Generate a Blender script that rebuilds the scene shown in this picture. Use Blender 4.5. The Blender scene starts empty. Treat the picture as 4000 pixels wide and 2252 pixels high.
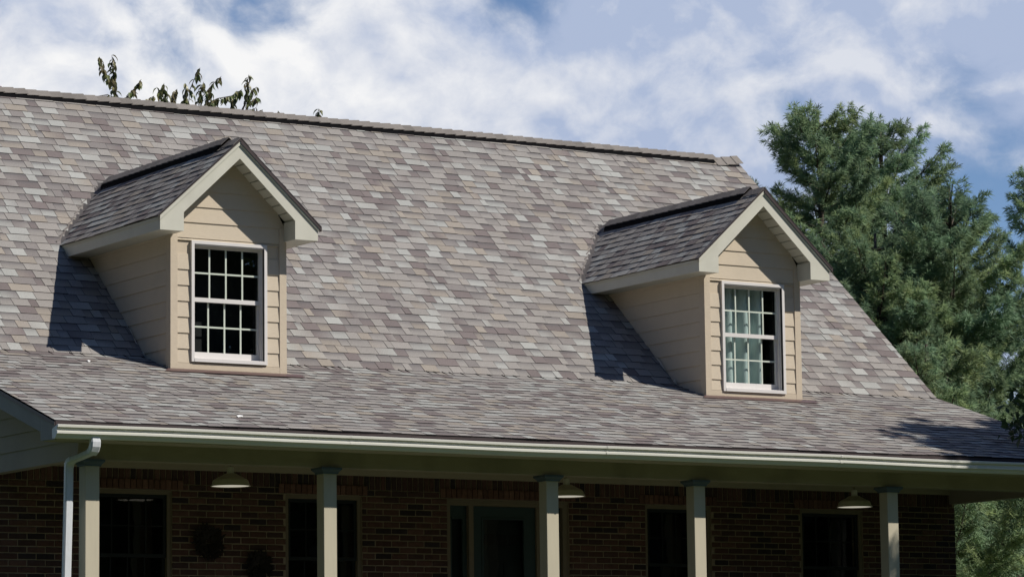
import bpy, math, random
import numpy as np
from mathutils import Vector, Matrix

# ------------------------------------------------------------------ camera
# The camera stands at the origin; x runs along the front of the house,
# y into the house, z up.  All house positions are metres from the camera.
sc = bpy.context.scene
COL = sc.collection
F, CX, CY = 13240.26, 2000.0, 1126.0              # focal length in photo pixels
YAW, PIT, ROL = 0.55781913, 0.1295608, -0.01267124
_fw = np.array([math.sin(YAW)*math.cos(PIT), math.cos(YAW)*math.cos(PIT), math.sin(PIT)])
_r = np.array([math.cos(YAW), -math.sin(YAW), 0.0]); _u = np.cross(_r, _fw)
_r, _u = math.cos(ROL)*_r+math.sin(ROL)*_u, -math.sin(ROL)*_r+math.cos(ROL)*_u
cam_d = bpy.data.cameras.new('camera'); cam = bpy.data.objects.new('camera', cam_d)
COL.objects.link(cam); sc.camera = cam
cam_d.sensor_width = 36.0; cam_d.lens = F/4000.0*36.0
cam_d.clip_start = 0.1; cam_d.clip_end = 3000.0
M = Matrix.Identity(4)
for i in range(3):
    M[i][0], M[i][1], M[i][2] = _r[i], _u[i], -_fw[i]
cam.matrix_world = M

def ray(px, py): return _fw+_r*(px-CX)/F-_u*(py-CY)/F
def at_y(px, py, Y): d = ray(px, py); return d*(Y/d[1])
def at_dist(px, py, D): d = ray(px, py); return d*(D/math.hypot(d[0], d[1]))
def proj(p):
    p = np.asarray(p, float); w = p@_fw
    return CX+F*(p@_r)/w, CY-F*(p@_u)/w

# ------------------------------------------------------------------ light
SUN = Vector((0.85, -1.0, 1.37)).normalized()      # towards the sun
sun_d = bpy.data.lights.new('sun', 'SUN'); sun = bpy.data.objects.new('sun', sun_d)
COL.objects.link(sun)
sun_d.energy = 5.0; sun_d.angle = math.radians(0.53); sun_d.color = (1.0, 0.945, 0.86)
sun.rotation_euler = SUN.to_track_quat('Z', 'Y').to_euler(); sun.location = (30, -20, 40)
sc.view_settings.view_transform = 'Standard'; sc.view_settings.look = 'None'
sc.view_settings.exposure = 0.0; sc.view_settings.gamma = 1.0
sc.view_settings.use_curve_mapping = False

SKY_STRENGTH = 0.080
def make_world():
    w = bpy.data.worlds.new('World'); sc.world = w; w.use_nodes = True
    nt = w.node_tree; nt.nodes.clear(); N = nt.nodes.new; L = nt.links.new
    def math_n(op, a, b=None, clamp=False):
        n = N('ShaderNodeMath'); n.operation = op; n.use_clamp = clamp
        for i, v in enumerate((a, b)):
            if v is None: continue
            if isinstance(v, (int, float)): n.inputs[i].default_value = v
            else: L(v, n.inputs[i])
        return n.outputs[0]
    def vmath(op, a, b=None):
        n = N('ShaderNodeVectorMath'); n.operation = op
        for i, v in enumerate((a, b)):
            if v is None: continue
            if isinstance(v, (tuple, list)): n.inputs[i].default_value = v
            else: L(v, n.inputs[i])
        return n
    def mrange(v, a, b, c=0.0, d=1.0, mode='SMOOTHSTEP'):
        n = N('ShaderNodeMapRange'); n.interpolation_type = mode
        L(v, n.inputs[0])
        for i, x in zip((1, 2, 3, 4), (a, b, c, d)): n.inputs[i].default_value = x
        return n.outputs[0]
    def noise(vec, scale, detail, rough):
        n = N('ShaderNodeTexNoise'); n.inputs['Scale'].default_value = scale
        n.inputs['Detail'].default_value = detail; n.inputs['Roughness'].default_value = rough
        L(vec, n.inputs['Vector']); return n.outputs['Fac']
    def puffs(vec, scale, detail, rough):
        n = N('ShaderNodeTexVoronoi'); n.feature = 'F1'; n.inputs['Scale'].default_value = scale
        n.inputs['Detail'].default_value = detail; n.inputs['Roughness'].default_value = rough
        n.normalize = True
        L(vec, n.inputs['Vector']); return math_n('SUBTRACT', 1.0, n.outputs['Distance'])
    tc = N('ShaderNodeTexCoord'); dirv = tc.outputs['Generated']
    sky = N('ShaderNodeTexSky'); sky.sky_type = 'NISHITA'; sky.sun_disc = False
    sky.sun_elevation = math.asin(SUN.z); sky.sun_rotation = math.atan2(SUN.x, SUN.y)
    sky.air_density = 0.8; sky.dust_density = 0.0; sky.ozone_density = 2.0
    # gaps of clear blue in the cloud bank (directions)
    holes = [((3890, 940), 0.026, 0.17), ((2960, 640), 0.024, 0.10), ((2040, -70), 0.015, 0.16), ((3500, 520), 0.030, 0.085), ((3000, 350), 0.016, 0.05)]
    def density(vec):
        warp = N('ShaderNodeTexNoise'); warp.inputs['Scale'].default_value = 30.0; warp.inputs['Detail'].default_value = 3.0
        L(vec, warp.inputs['Vector'])
        wv = vmath('MULTIPLY', vmath('SUBTRACT', warp.outputs['Color'], (0.5, 0.5, 0.5)).outputs[0], (0.02, 0.02, 0.02))
        v2 = vmath('ADD', vec, wv.outputs[0]).outputs[0]
        st = vmath('ADD', vmath('MULTIPLY', v2, (1.0, 1.0, 1.25)).outputs[0], (3.17, 0.4, 1.93)).outputs[0]
        a = noise(st, 9.0, 3.0, 0.5); p = puffs(st, 22.0, 2.0, 0.5); f = noise(st, 60.0, 5.0, 0.62)
        return math_n('ADD', math_n('ADD', math_n('MULTIPLY', a, 0.52), math_n('MULTIPLY', p, 0.35)), math_n('MULTIPLY', f, 0.13))
    d0 = density(dirv)
    off = Vector((0.30, -0.25, 1.0)).normalized()*0.0075
    d1 = density(vmath('ADD', dirv, tuple(off)).outputs[0])
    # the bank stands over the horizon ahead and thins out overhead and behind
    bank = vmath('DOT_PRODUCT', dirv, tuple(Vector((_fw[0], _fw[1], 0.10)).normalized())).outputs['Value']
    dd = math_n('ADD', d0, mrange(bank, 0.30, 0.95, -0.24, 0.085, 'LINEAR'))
    for (pp, rad, amp) in holes:
        c = ray(*pp); c = c/np.linalg.norm(c)
        dist = vmath('DISTANCE', dirv, tuple(c)).outputs['Value']
        dd = math_n('SUBTRACT', dd, mrange(dist, 0.0, rad*1.8, amp, 0.0, 'SMOOTHERSTEP'))
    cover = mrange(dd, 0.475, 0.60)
    lit = math_n('ADD', math_n('MULTIPLY', math_n('SUBTRACT', d0, d1), 6.5), 0.49)
    low = noise(vmath('ADD', dirv, (1.3, 5.2, 0.77)).outputs[0], 11.0, 3.0, 0.5)
    lit = math_n('ADD', lit, mrange(low, 0.35, 0.68, -0.26, 0.30, 'LINEAR'), True)
    side = vmath('DOT_PRODUCT', dirv, tuple(_r)).outputs['Value']
    lit = math_n('SUBTRACT', lit, mrange(side, -0.08, 0.10, -0.12, 0.46), True)
    ramp = N('ShaderNodeValToRGB'); L(lit, ramp.inputs[0])
    e = ramp.color_ramp.elements
    e[0].position = 0.05; e[0].color = (0.42, 0.50, 0.68, 1)
    e[1].position = 0.95; e[1].color = (0.93, 0.93, 0.935, 1)
    m = e.new(0.48); m.color = (0.68, 0.715, 0.80, 1)
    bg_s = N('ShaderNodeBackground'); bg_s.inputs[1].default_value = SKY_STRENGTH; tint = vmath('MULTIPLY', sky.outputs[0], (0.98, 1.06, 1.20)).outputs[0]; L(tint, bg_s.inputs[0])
    bg_c = N('ShaderNodeBackground'); bg_c.inputs[1].default_value = 1.0; L(ramp.outputs[0], bg_c.inputs[0])
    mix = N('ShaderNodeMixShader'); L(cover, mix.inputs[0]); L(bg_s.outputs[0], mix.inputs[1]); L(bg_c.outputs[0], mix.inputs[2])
    out = N('ShaderNodeOutputWorld'); L(mix.outputs[0], out.inputs[0])
    w.cycles.sampling_method = 'MANUAL'; w.cycles.sample_map_resolution = 512
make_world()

# ------------------------------------------------------------------ materials
MATS = {}
def pm(name, col, rough=0.6, var=0.12, scale=8.0, stretch=(1, 1, 1), bump=0.0, bscale=120.0, spec=0.3,
       attr=False, metal=0.0, stain=0.0, trans=0.0):
    m = bpy.data.materials.new(name); m.use_nodes = True; nt = m.node_tree
    N = nt.nodes.new; L = nt.links.new
    b = nt.nodes['Principled BSDF']
    b.inputs['Roughness'].default_value = rough; b.inputs['Metallic'].default_value = metal
    b.inputs['Specular IOR Level'].default_value = spec
    geo = N('ShaderNodeNewGeometry'); mp = N('ShaderNodeMapping'); mp.inputs['Scale'].default_value = stretch
    L(geo.outputs['Position'], mp.inputs['Vector'])
    nz = N('ShaderNodeTexNoise'); nz.inputs['Scale'].default_value = scale; nz.inputs['Detail'].default_value = 6.0
    nz.inputs['Roughness'].default_value = 0.65
    L(mp.outputs[0], nz.inputs['Vector'])
    mr = N('ShaderNodeMapRange'); L(nz.outputs['Fac'], mr.inputs[0])
    mr.inputs[1].default_value = 0.25; mr.inputs[2].default_value = 0.75
    mr.inputs[3].default_value = 1-var; mr.inputs[4].default_value = 1+var
    mul = N('ShaderNodeMix'); mul.data_type = 'RGBA'; mul.blend_type = 'MULTIPLY'; mul.inputs[0].default_value = 1.0
    if attr:
        at = N('ShaderNodeAttribute'); at.attribute_name = 'Col'; L(at.outputs['Color'], mul.inputs[6])
    else:
        mul.inputs[6].default_value = (*col, 1)
    L(mr.outputs[0], mul.inputs[7]); res = mul.outputs[2]
    if stain > 0:
        n2 = N('ShaderNodeTexNoise'); n2.inputs['Scale'].default_value = 1.7; n2.inputs['Detail'].default_value = 8.0
        mp2 = N('ShaderNodeMapping'); mp2.inputs['Scale'].default_value = (1, 1, 0.45); L(geo.outputs['Position'], mp2.inputs['Vector'])
        L(mp2.outputs[0], n2.inputs['Vector'])
        r2 = N('ShaderNodeMapRange'); L(n2.outputs['Fac'], r2.inputs[0]); r2.inputs[1].default_value = 0.5; r2.inputs[2].default_value = 0.75
        r2.inputs[3].default_value = 1.0; r2.inputs[4].default_value = 1-stain
        m2 = N('ShaderNodeMix'); m2.data_type = 'RGBA'; m2.blend_type = 'MULTIPLY'; m2.inputs[0].default_value = 1.0
        L(res, m2.inputs[6]); L(r2.outputs[0], m2.inputs[7]); res = m2.outputs[2]
    L(res, b.inputs['Base Color'])
    if bump > 0:
        nb = N('ShaderNodeTexNoise'); nb.inputs['Scale'].default_value = bscale; nb.inputs['Detail'].default_value = 4.0
        L(mp.outputs[0], nb.inputs['Vector'])
        bp = N('ShaderNodeBump'); bp.inputs['Strength'].default_value = bump; bp.inputs['Distance'].default_value = 0.01
        L(nb.outputs['Fac'], bp.inputs['Height']); L(bp.outputs[0], b.inputs['Normal'])
    if trans > 0:
        tr = N('ShaderNodeBsdfTranslucent'); L(res, tr.inputs[0])
        mx = N('ShaderNodeMixShader'); mx.inputs[0].default_value = trans
        L(b.outputs[0], mx.inputs[1]); L(tr.outputs[0], mx.inputs[2]); L(mx.outputs[0], nt.nodes['Material Output'].inputs[0])
    MATS[name] = m; return m
def glass_mat(name, tint=(0.85, 0.9, 0.9), base_reflect=0.045):
    m = bpy.data.materials.new(name); m.use_nodes = True; nt = m.node_tree; nt.nodes.clear()
    N = nt.nodes.new; L = nt.links.new
    gl = N('ShaderNodeBsdfGlossy'); gl.inputs['Roughness'].default_value = 0.01
    tr = N('ShaderNodeBsdfTransparent'); tr.inputs[0].default_value = (*tint, 1)
    lw = N('ShaderNodeLayerWeight'); lw.inputs[0].default_value = 0.5
    pw = N('ShaderNodeMath'); pw.operation = 'POWER'; L(lw.outputs['Facing'], pw.inputs[0]); pw.inputs[1].default_value = 5.0
    fr = N('ShaderNodeMapRange'); L(pw.outputs[0], fr.inputs[0]); fr.inputs[3].default_value = base_reflect*1.6; fr.inputs[4].default_value = 1.0
    geo = N('ShaderNodeNewGeometry'); nz = N('ShaderNodeTexNoise'); nz.inputs['Scale'].default_value = 2.2
    L(geo.outputs['Position'], nz.inputs['Vector'])
    bp = N('ShaderNodeBump'); bp.inputs['Strength'].default_value = 0.12; bp.inputs['Distance'].default_value = 0.02
    L(nz.outputs['Fac'], bp.inputs['Height']); L(bp.outputs[0], gl.inputs['Normal'])
    mx = N('ShaderNodeMixShader'); L(fr.outputs[0], mx.inputs[0]); L(tr.outputs[0], mx.inputs[1]); L(gl.outputs[0], mx.inputs[2])
    o = N('ShaderNodeOutputMaterial'); L(mx.outputs[0], o.inputs[0]); MATS[name] = m; return m

pm('siding', (0.565, 0.485, 0.375), 0.7, 0.09, 9, (1.5, 1.5, 30), 0.35, 34, attr=False, stain=0.10)
pm('trim_tan', (0.53, 0.45, 0.345), 0.7, 0.06, 14, (1, 1, 1), 0.25, 55, stain=0.10)
pm('cream', (0.56, 0.55, 0.47), 0.5, 0.05, 6, (1, 1, 1), 0.05, 40, stain=0.10)
pm('window_white', (0.66, 0.635, 0.615), 0.45, 0.03, 6)
pm('muntin_paint', (0.55, 0.60, 0.52), 0.5, 0.03, 6)
pm('post_tan', (0.50, 0.455, 0.345), 0.7, 0.05, 5, (4, 4, 0.6), 0.05, 60, stain=0.06)
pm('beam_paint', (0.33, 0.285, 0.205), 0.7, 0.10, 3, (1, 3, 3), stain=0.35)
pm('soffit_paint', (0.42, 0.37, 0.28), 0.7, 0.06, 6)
pm('gable_siding', (0.36, 0.31, 0.26), 0.7, 0.06, 9, (26, 1.5, 26), 0.1, 40, stain=0.15)
pm('rake_paint', (0.25, 0.25, 0.25), 0.6, 0.06, 7, stain=0.15)
pm('frieze_paint', (0.38, 0.33, 0.245), 0.7, 0.08, 6)
pm('cap_blue', (0.085, 0.115, 0.14), 0.6, 0.08, 6)
pm('gutter_metal', (0.72, 0.71, 0.64), 0.35, 0.05, 9, (0.5, 8, 8), stain=0.08, spec=0.5)
pm('spout_metal', (0.62, 0.64, 0.66), 0.4, 0.10, 14, (4, 4, 1), stain=0.12, spec=0.5)
pm('drip_brown', (0.055, 0.042, 0.042), 0.5, 0.12, 8)
pm('vent_black', (0.008, 0.008, 0.009), 0.9, 0.2, 20, spec=0.05)
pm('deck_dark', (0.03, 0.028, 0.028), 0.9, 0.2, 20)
pm('shingle', (0.2, 0.2, 0.2), 0.95, 0.30, 110, (1, 1, 1), 0.45, 260, 0.15, attr=True, stain=0.08)
pm('back_shingle', (0.19, 0.175, 0.165), 0.95, 0.30, 12, bump=0.4)
pm('asphalt_edge', (0.026, 0.023, 0.025), 0.95, 0.2, 60)
pm('mortar', (0.30, 0.245, 0.17), 0.95, 0.2, 40, bump=0.4, bscale=200)
pm('brick', (0.08, 0.035, 0.025), 0.9, 0.28, 26, bump=0.4, bscale=160, attr=True)
pm('flash_metal', (0.10, 0.062, 0.058), 0.45, 0.15, 10)
pm('flash_white', (0.72, 0.72, 0.70), 0.6, 0.1, 20)
pm('door_teal', (0.035, 0.058, 0.060), 0.5, 0.08, 8)
pm('door_panel', (0.012, 0.016, 0.018), 0.5, 0.1, 8)
pm('frame_tan', (0.20, 0.165, 0.115), 0.6, 0.08, 8)
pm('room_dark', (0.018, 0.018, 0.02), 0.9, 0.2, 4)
pm('floor_boards', (0.16, 0.15, 0.14), 0.7, 0.2, 5)
pm('lamp_cream', (0.62, 0.58, 0.44), 0.35, 0.04, 8, spec=0.5)
pm('socket_white', (0.85, 0.82, 0.74), 0.4, 0.03, 8)
pm('curtain', (0.66, 0.76, 0.73), 0.9, 0.05, 30, (1, 1, 0.3), trans=0.25)
pm('wreath', (0.02, 0.016, 0.012), 0.8, 0.3, 20)
pm('needles', (0.05, 0.09, 0.05), 0.5, 0.15, 6, attr=True, trans=0.5, spec=0.4)
pm('leaf', (0.05, 0.08, 0.03), 0.4, 0.2, 12, attr=True, trans=0.3, spec=0.45)
pm('bark', (0.075, 0.06, 0.048), 0.9, 0.3, 14, (4, 4, 1), 0.5, 30)
pm('grass', (0.040, 0.060, 0.018), 0.9, 0.35, 1.4, bump=0.6, bscale=40)
pm('scrap', (0.85, 0.85, 0.83), 0.8, 0.02, 8)
glass_mat('glass')
lg = pm('lamp_glow', (0.8, 0.78, 0.70), 0.5, 0.02, 8)
lg.node_tree.nodes['Principled BSDF'].inputs['Emission Color'].default_value = (1.0, 0.93, 0.78, 1)
lg.node_tree.nodes['Principled BSDF'].inputs['Emission Strength'].default_value = 0.42

# ------------------------------------------------------------------ mesh helpers
WL = {}                                            # world location of each object
class MB:
    def __init__(s): s.v = []; s.f = []; s.m = []; s.c = []
    def face(s, pts, mi=0, col=None):
        k = len(s.v); s.v += [tuple(p) for p in pts]; s.f.append(tuple(range(k, k+len(pts))))
        s.m.append(mi); s.c.append(col)
        return s
    def hexa(s, a, b, mi=0, col=None):
        """a, b: two opposite quads with matching corner order"""
        k = len(s.v); s.v += [tuple(p) for p in a]+[tuple(p) for p in b]
        for q in ((3, 2, 1, 0), (4, 5, 6, 7), (0, 1, 5, 4), (1, 2, 6, 5), (2, 3, 7, 6), (3, 0, 4, 7)):
            s.f.append(tuple(k+i for i in q)); s.m.append(mi); s.c.append(col)
        return s
    def box(s, x0, x1, y0, y1, z0, z1, mi=0, col=None):
        return s.hexa([(x0, y0, z0), (x1, y0, z0), (x1, y1, z0), (x0, y1, z0)],
                      [(x0, y0, z1), (x1, y0, z1), (x1, y1, z1), (x0, y1, z1)], mi, col)
    def bevel_box(s, x0, x1, y0, y1, z0, z1, b=0.006, mi=0, col=None):
        """box whose four front (low-y) edges are chamfered"""
        s.hexa([(x0, y1, z0), (x1, y1, z0), (x1, y1, z1), (x0, y1, z1)],
               [(x0, y0+b, z0), (x1, y0+b, z0), (x1, y0+b, z1), (x0, y0+b, z1)], mi, col)
        s.hexa([(x0, y0+b, z0), (x1, y0+b, z0), (x1, y0+b, z1), (x0, y0+b, z1)],
               [(x0+b, y0, z0+b), (x1-b, y0, z0+b), (x1-b, y0, z1-b), (x0+b, y0, z1-b)], mi, col)
        return s
    def prism(s, poly, axis, a, b, mi=0, col=None):
        """extrude a 2-D polygon along an axis ('x': (y,z), 'y': (x,z), 'z': (x,y))"""
        def P(p, t): return {'x': (t, p[0], p[1]), 'y': (p[0], t, p[1]), 'z': (p[0], p[1], t)}[axis]
        k = len(s.v); n = len(poly)
        s.v += [P(p, a) for p in poly]+[P(p, b) for p in poly]
        s.f.append(tuple(k+i for i in range(n))); s.m.append(mi); s.c.append(col)
        s.f.append(tuple(k+n+i for i in reversed(range(n)))); s.m.append(mi); s.c.append(col)
        for i in range(n):
            j = (i+1) % n
            s.f.append((k+i, k+n+i, k+n+j, k+j)); s.m.append(mi); s.c.append(col)
        return s
    def loft(s, rings, mi=0, col=None, caps=True):
        k = len(s.v); n = len(rings[0])
        for r in rings: s.v += [tuple(p) for p in r]
        for a in range(len(rings)-1):
            for i in range(n):
                j = (i+1) % n
                s.f.append((k+a*n+i, k+a*n+j, k+(a+1)*n+j, k+(a+1)*n+i)); s.m.append(mi); s.c.append(col)
        if caps:
            s.f.append(tuple(k+i for i in reversed(range(n)))); s.m.append(mi); s.c.append(col)
            e = k+(len(rings)-1)*n
            s.f.append(tuple(e+i for i in range(n))); s.m.append(mi); s.c.append(col)
        return s
    def tube(s, path, rad, n=6, mi=0, col=None, caps=True):
        rings = []
        for i, p in enumerate(path):
            p = Vector(p); d = (Vector(path[min(i+1, len(path)-1)])-Vector(path[max(i-1, 0)])).normalized()
            a = d.orthogonal().normalized() if abs(d.z) > 0.99 else Vector((0, 0, 1)).cross(d).normalized()
            b = d.cross(a); r = rad[i] if isinstance(rad, (list, tuple)) else rad
            rings.append([p+(a*math.cos(t)+b*math.sin(t))*r for t in [2*math.pi*q/n for q in range(n)]])
        return s.loft(rings, mi, col, caps)
    def lathe(s, c, prof, n=28, mi=0, col=None, caps=False):
        return s.loft([[(c[0]+r*math.cos(2*math.pi*q/n), c[1]+r*math.sin(2*math.pi*q/n), c[2]+z) for q in range(n)] for r, z in prof], mi, col, caps)
    def build(s, name, mats, parent=None, smooth=False, kind=None, origin=None):
        v = np.array(s.v, dtype=float)
        o = (v.min(0)+v.max(0))/2 if origin is None else np.array(origin, float)
        me = bpy.data.meshes.new(name); me.from_pydata([tuple(p) for p in v-o], [], s.f)
        for m in ([mats] if isinstance(mats, str) else mats): me.materials.append(MATS[m])
        me.polygons.foreach_set('material_index', s.m)
        if any(c is not None for c in s.c):
            ca = me.color_attributes.new('Col', 'FLOAT_COLOR', 'CORNER'); buf = []
            for f, c in zip(s.f, s.c):
                if c is None: c = (0.2, 0.2, 0.2)
                if isinstance(c[0], (tuple, list)):
                    for q in c: buf += [q[0], q[1], q[2], 1.0]
                else: buf += [c[0], c[1], c[2], 1.0]*len(f)
            ca.data.foreach_set('color', buf)
        if smooth: me.polygons.foreach_set('use_smooth', [True]*len(me.polygons))
        me.update()
        return link(name, me, o, parent, kind)
def link(name, data, loc, parent=None, kind=None):
    ob = bpy.data.objects.new(name, data); COL.objects.link(ob)
    ob.location = tuple(loc); WL[ob] = np.array(loc, float)
    if parent is not None:
        ob.parent = parent; ob.matrix_parent_inverse = Matrix.Translation(-Vector(WL[parent]))
    if kind: ob['kind'] = kind
    return ob
def thing(name, label, cat, loc, group=None):
    o = link(name, None, loc); tag(o, label, cat, group); o.empty_display_size = 0.2; return o
def tag(o, label, cat, group=None):
    o['label'] = label; o['category'] = cat
    if group: o['group'] = group
    return o
def np_mesh(name, mat, verts, tris, cols, parent=None, kind=None, origin=None):
    """big triangle mesh from numpy arrays; cols per vertex"""
    o = verts.mean(0) if origin is None else np.array(origin, float)
    me = bpy.data.meshes.new(name); nv, nf = len(verts), len(tris)
    me.vertices.add(nv); me.vertices.foreach_set('co', (verts-o).astype(np.float32).ravel())
    me.loops.add(nf*3); me.loops.foreach_set('vertex_index', tris.astype(np.int32).ravel())
    me.polygons.add(nf); me.polygons.foreach_set('loop_start', np.arange(nf, dtype=np.int32)*3)
    me.polygons.foreach_set('loop_total', np.full(nf, 3, dtype=np.int32))
    me.update(calc_edges=True)
    ca = me.color_attributes.new('Col', 'FLOAT_COLOR', 'POINT')
    ca.data.foreach_set('color', np.hstack([cols, np.ones((nv, 1))]).astype(np.float32).ravel())
    me.materials.append(MATS[mat])
    return link(name, me, o, parent, kind)

# ------------------------------------------------------------------ dimensions (metres from the camera)
FLOOR = 0.43                                        # porch floor
GROUND = -0.05                                      # lawn beside the house
XL, XR = 13.65, 26.19                               # outer faces of the house ends
RL, RR = 13.25, 26.56                               # rakes
YB, YW = 29.78, 31.90                               # porch beam face, brick wall face
ZB = 2.638                                          # underside of the porch beam
P0, P1, P2 = (29.42, 2.966), (32.69, 4.006), (36.80, 7.602)   # eave, break, ridge of the roof profile
YD = 32.09                                          # dormer front wall
XC = (16.445, 23.343)                               # dormer centres
DZ = (0.008, -0.016)                                # dormer height differences
rng = random.Random(7)

def zroof(y):
    if y < P1[0]: return P0[1]+(y-P0[0])*(P1[1]-P0[1])/(P1[0]-P0[0])
    if y < P2[0]: return P1[1]+(y-P1[0])*(P2[1]-P1[1])/(P2[0]-P1[0])
    return P2[1]-(y-P2[0])*0.72

# ------------------------------------------------------------------ ground
def make_ground():
    xs = np.concatenate([np.linspace(-900, -60, 8), np.linspace(-50, 70, 61), np.linspace(80, 900, 8)])
    ys = np.concatenate([np.linspace(-900, -60, 8), np.linspace(-50, 80, 66), np.linspace(95, 1200, 8)])
    b = MB()
    def h(x, y):
        t = min(max((y-6)/20.0, 0), 1); t = t*t*(3-2*t)
        return -1.62+(GROUND+1.62)*t
    idx = {}
    for j, y in enumerate(ys):
        for i, x in enumerate(xs): idx[i, j] = len(b.v); b.v.append((x, y, h(x, y)))
    for j in range(len(ys)-1):
        for i in range(len(xs)-1):
            b.f.append((idx[i, j], idx[i+1, j], idx[i+1, j+1], idx[i, j+1])); b.m.append(0); b.c.append(None)
    g = b.build('ground', 'grass', origin=(0, 0, 0), smooth=True); g['kind'] = 'structure'
    g['label'] = 'mown green lawn rising gently towards the brick house'
make_ground()

# ------------------------------------------------------------------ house
house = thing('house', 'brick house with brown shingled roof, two gabled dormers and a columned front porch', 'house', (20.0, 34.0, GROUND))

# --- roof deck and shingles
PAL = [((0.275, 0.257, 0.240), 46), ((0.340, 0.340, 0.322), 18), ((0.172, 0.146, 0.142), 15), ((0.285, 0.253, 0.218), 11), ((0.212, 0.194, 0.186), 10)]
PALX = [p for p, w in PAL for _ in range(w)]
def jit(c, a, r): k = 1+r.uniform(-a, a); return (c[0]*k, c[1]*k, c[2]*k)
def mixc(a, b, t): return tuple(x*(1-t)+y*t for x, y in zip(a, b))

roof_deck = MB()
roof_deck.prism([(P0[0]+0.02, P0[1]-0.012), (P1[0], P1[1]-0.012), (P2[0], P2[1]-0.012), (44.6, zroof(44.6)), (44.6, zroof(44.6)-0.15), (P2[0], P2[1]-0.2), (P1[0], P1[1]-0.16), (P0[0]+0.05, P0[1]-0.14)], 'x', RL+0.012, RR-0.012)
roof = roof_deck.build('roof', 'deck_dark', house)
bs = MB(); bs.face([(RL, P2[0]+0.01, P2[1]+0.004), (RR, P2[0]+0.01, P2[1]+0.004), (RR, 44.7, zroof(44.7)+0.012), (RL, 44.7, zroof(44.7)+0.012)])
bs.build('back_slope', 'back_shingle', roof)

SEG = [math.hypot(P1[0]-P0[0], P1[1]-P0[1]), math.hypot(P2[0]-P1[0], P2[1]-P1[1])]
def surf(x, s, h):
    """point on the main roof at slope distance s from the eave, lifted h along the normal"""
    h = h+0.004*math.sin(0.83*x+0.9*s)+0.003*math.sin(2.1*x-1.7*s)
    if s <= SEG[0]: a, b, t = P0, P1, s/SEG[0]
    else: a, b, t = P1, P2, (s-SEG[0])/SEG[1]
    L = math.hypot(b[0]-a[0], b[1]-a[1]); n = (-(b[1]-a[1])/L, (b[0]-a[0])/L)
    return (x, a[0]+(b[0]-a[0])*t+n[0]*h, a[1]+(b[1]-a[1])*t+n[1]*h)

def tab(b, S, x0, x1, s0, s1, H, w0, w1, c0, c1, dark_top, bend=None):
    """one shingle tab: wedge with a dark cut butt; S maps (x, s, h) to space"""
    g = 0.0022
    x0 += g; x1 -= g
    p = [S(x0, s0+w0, 0.0), S(x1, s0+w1, 0.0), S(x1, s0+w1, H), S(x0, s0+w0, H)]
    q = [S(x0, s1, 0.0), S(x1, s1, 0.0), S(x1, s1, 0.0012), S(x0, s1, 0.0012)]
    m = 0.45
    if bend is not None and s0+0.01 < bend < s1-0.005: m = (bend-s0)/(s1-s0)
    sm = s0+(s1-s0)*m; Hm = H*(1-m)+0.0012*m
    pm_ = [S(x0, sm, Hm), S(x1, sm, Hm)]
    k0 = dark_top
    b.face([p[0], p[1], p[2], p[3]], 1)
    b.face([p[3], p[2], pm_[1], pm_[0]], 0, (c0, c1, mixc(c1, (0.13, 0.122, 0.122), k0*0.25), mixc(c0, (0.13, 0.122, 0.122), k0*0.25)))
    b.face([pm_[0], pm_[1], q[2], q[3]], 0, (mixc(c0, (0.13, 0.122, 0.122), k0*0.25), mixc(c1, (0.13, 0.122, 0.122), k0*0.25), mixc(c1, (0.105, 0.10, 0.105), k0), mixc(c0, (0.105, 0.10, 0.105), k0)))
    b.face([p[0], p[3], pm_[0], q[3], q[0]], 1)
    b.face([p[1], q[1], q[2], pm_[1], p[2]], 1)

def course_tabs(r, xa, xb, start):
    """split a course into tabs; returns list of (x0, x1, colour0, colour1, raised)"""
    out = []; x = xa-r.uniform(0, 0.2); raised = r.random() < 0.5; prev = None
    while x < xb:
        w = r.choice((0.09, 0.12, 0.15, 0.17, 0.2, 0.2, 0.24, 0.27)); x1 = x+w
        if xb-x1 < 0.06: x1 = xb
        c = jit(r.choice(PALX), 0.07, r); d = c if r.random() < 0.62 else mixc(c, r.choice(PALX), r.uniform(0.3, 0.8))
        if r.random() < 0.5: c, d = d, c
        if x1 > xa: out.append((max(x, xa), min(x1, xb), c, d, raised))
        raised = not raised if r.random() < 0.8 else raised
        x = x1
    return out

EXPO = 0.143
ntot = int((SEG[0]+SEG[1])/EXPO)
tabs = []
rr = random.Random(11)
for k in range(ntot+1):
    s0 = k*EXPO; s1 = min(s0+EXPO+0.035, SEG[0]+SEG[1]-0.005)
    if s1-s0 < 0.05: continue
    for (x0, x1, c0, c1, up) in course_tabs(rr, RL-0.012, RR+0.012, k):
        yc = surf(0.5*(x0+x1), s0+0.09, 0)
        skip = False
        for xc in XC:
            if xc-0.60 < x0 and x1 < xc+0.60 and YD+0.15 < yc[1] < 33.9: skip = True
        if skip: continue
        wv = lambda x: 0.0035*math.sin(1.9*x+k*0.7)+0.0025*math.sin(5.3*x+k*2.1)
        j = rr.uniform(-0.0022, 0.0022)
        H = (0.0102 if up else 0.0066)+rr.uniform(-0.0008, 0.001)
        if s0 < SEG[0] < s1: H = 0.0075
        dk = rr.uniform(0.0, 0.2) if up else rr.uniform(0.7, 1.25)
        tabs.append((x0, x1, s0, s1, H, wv(x0)+j, wv(x1)+j+rr.uniform(-0.001, 0.001), c0, c1, dk))
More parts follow.
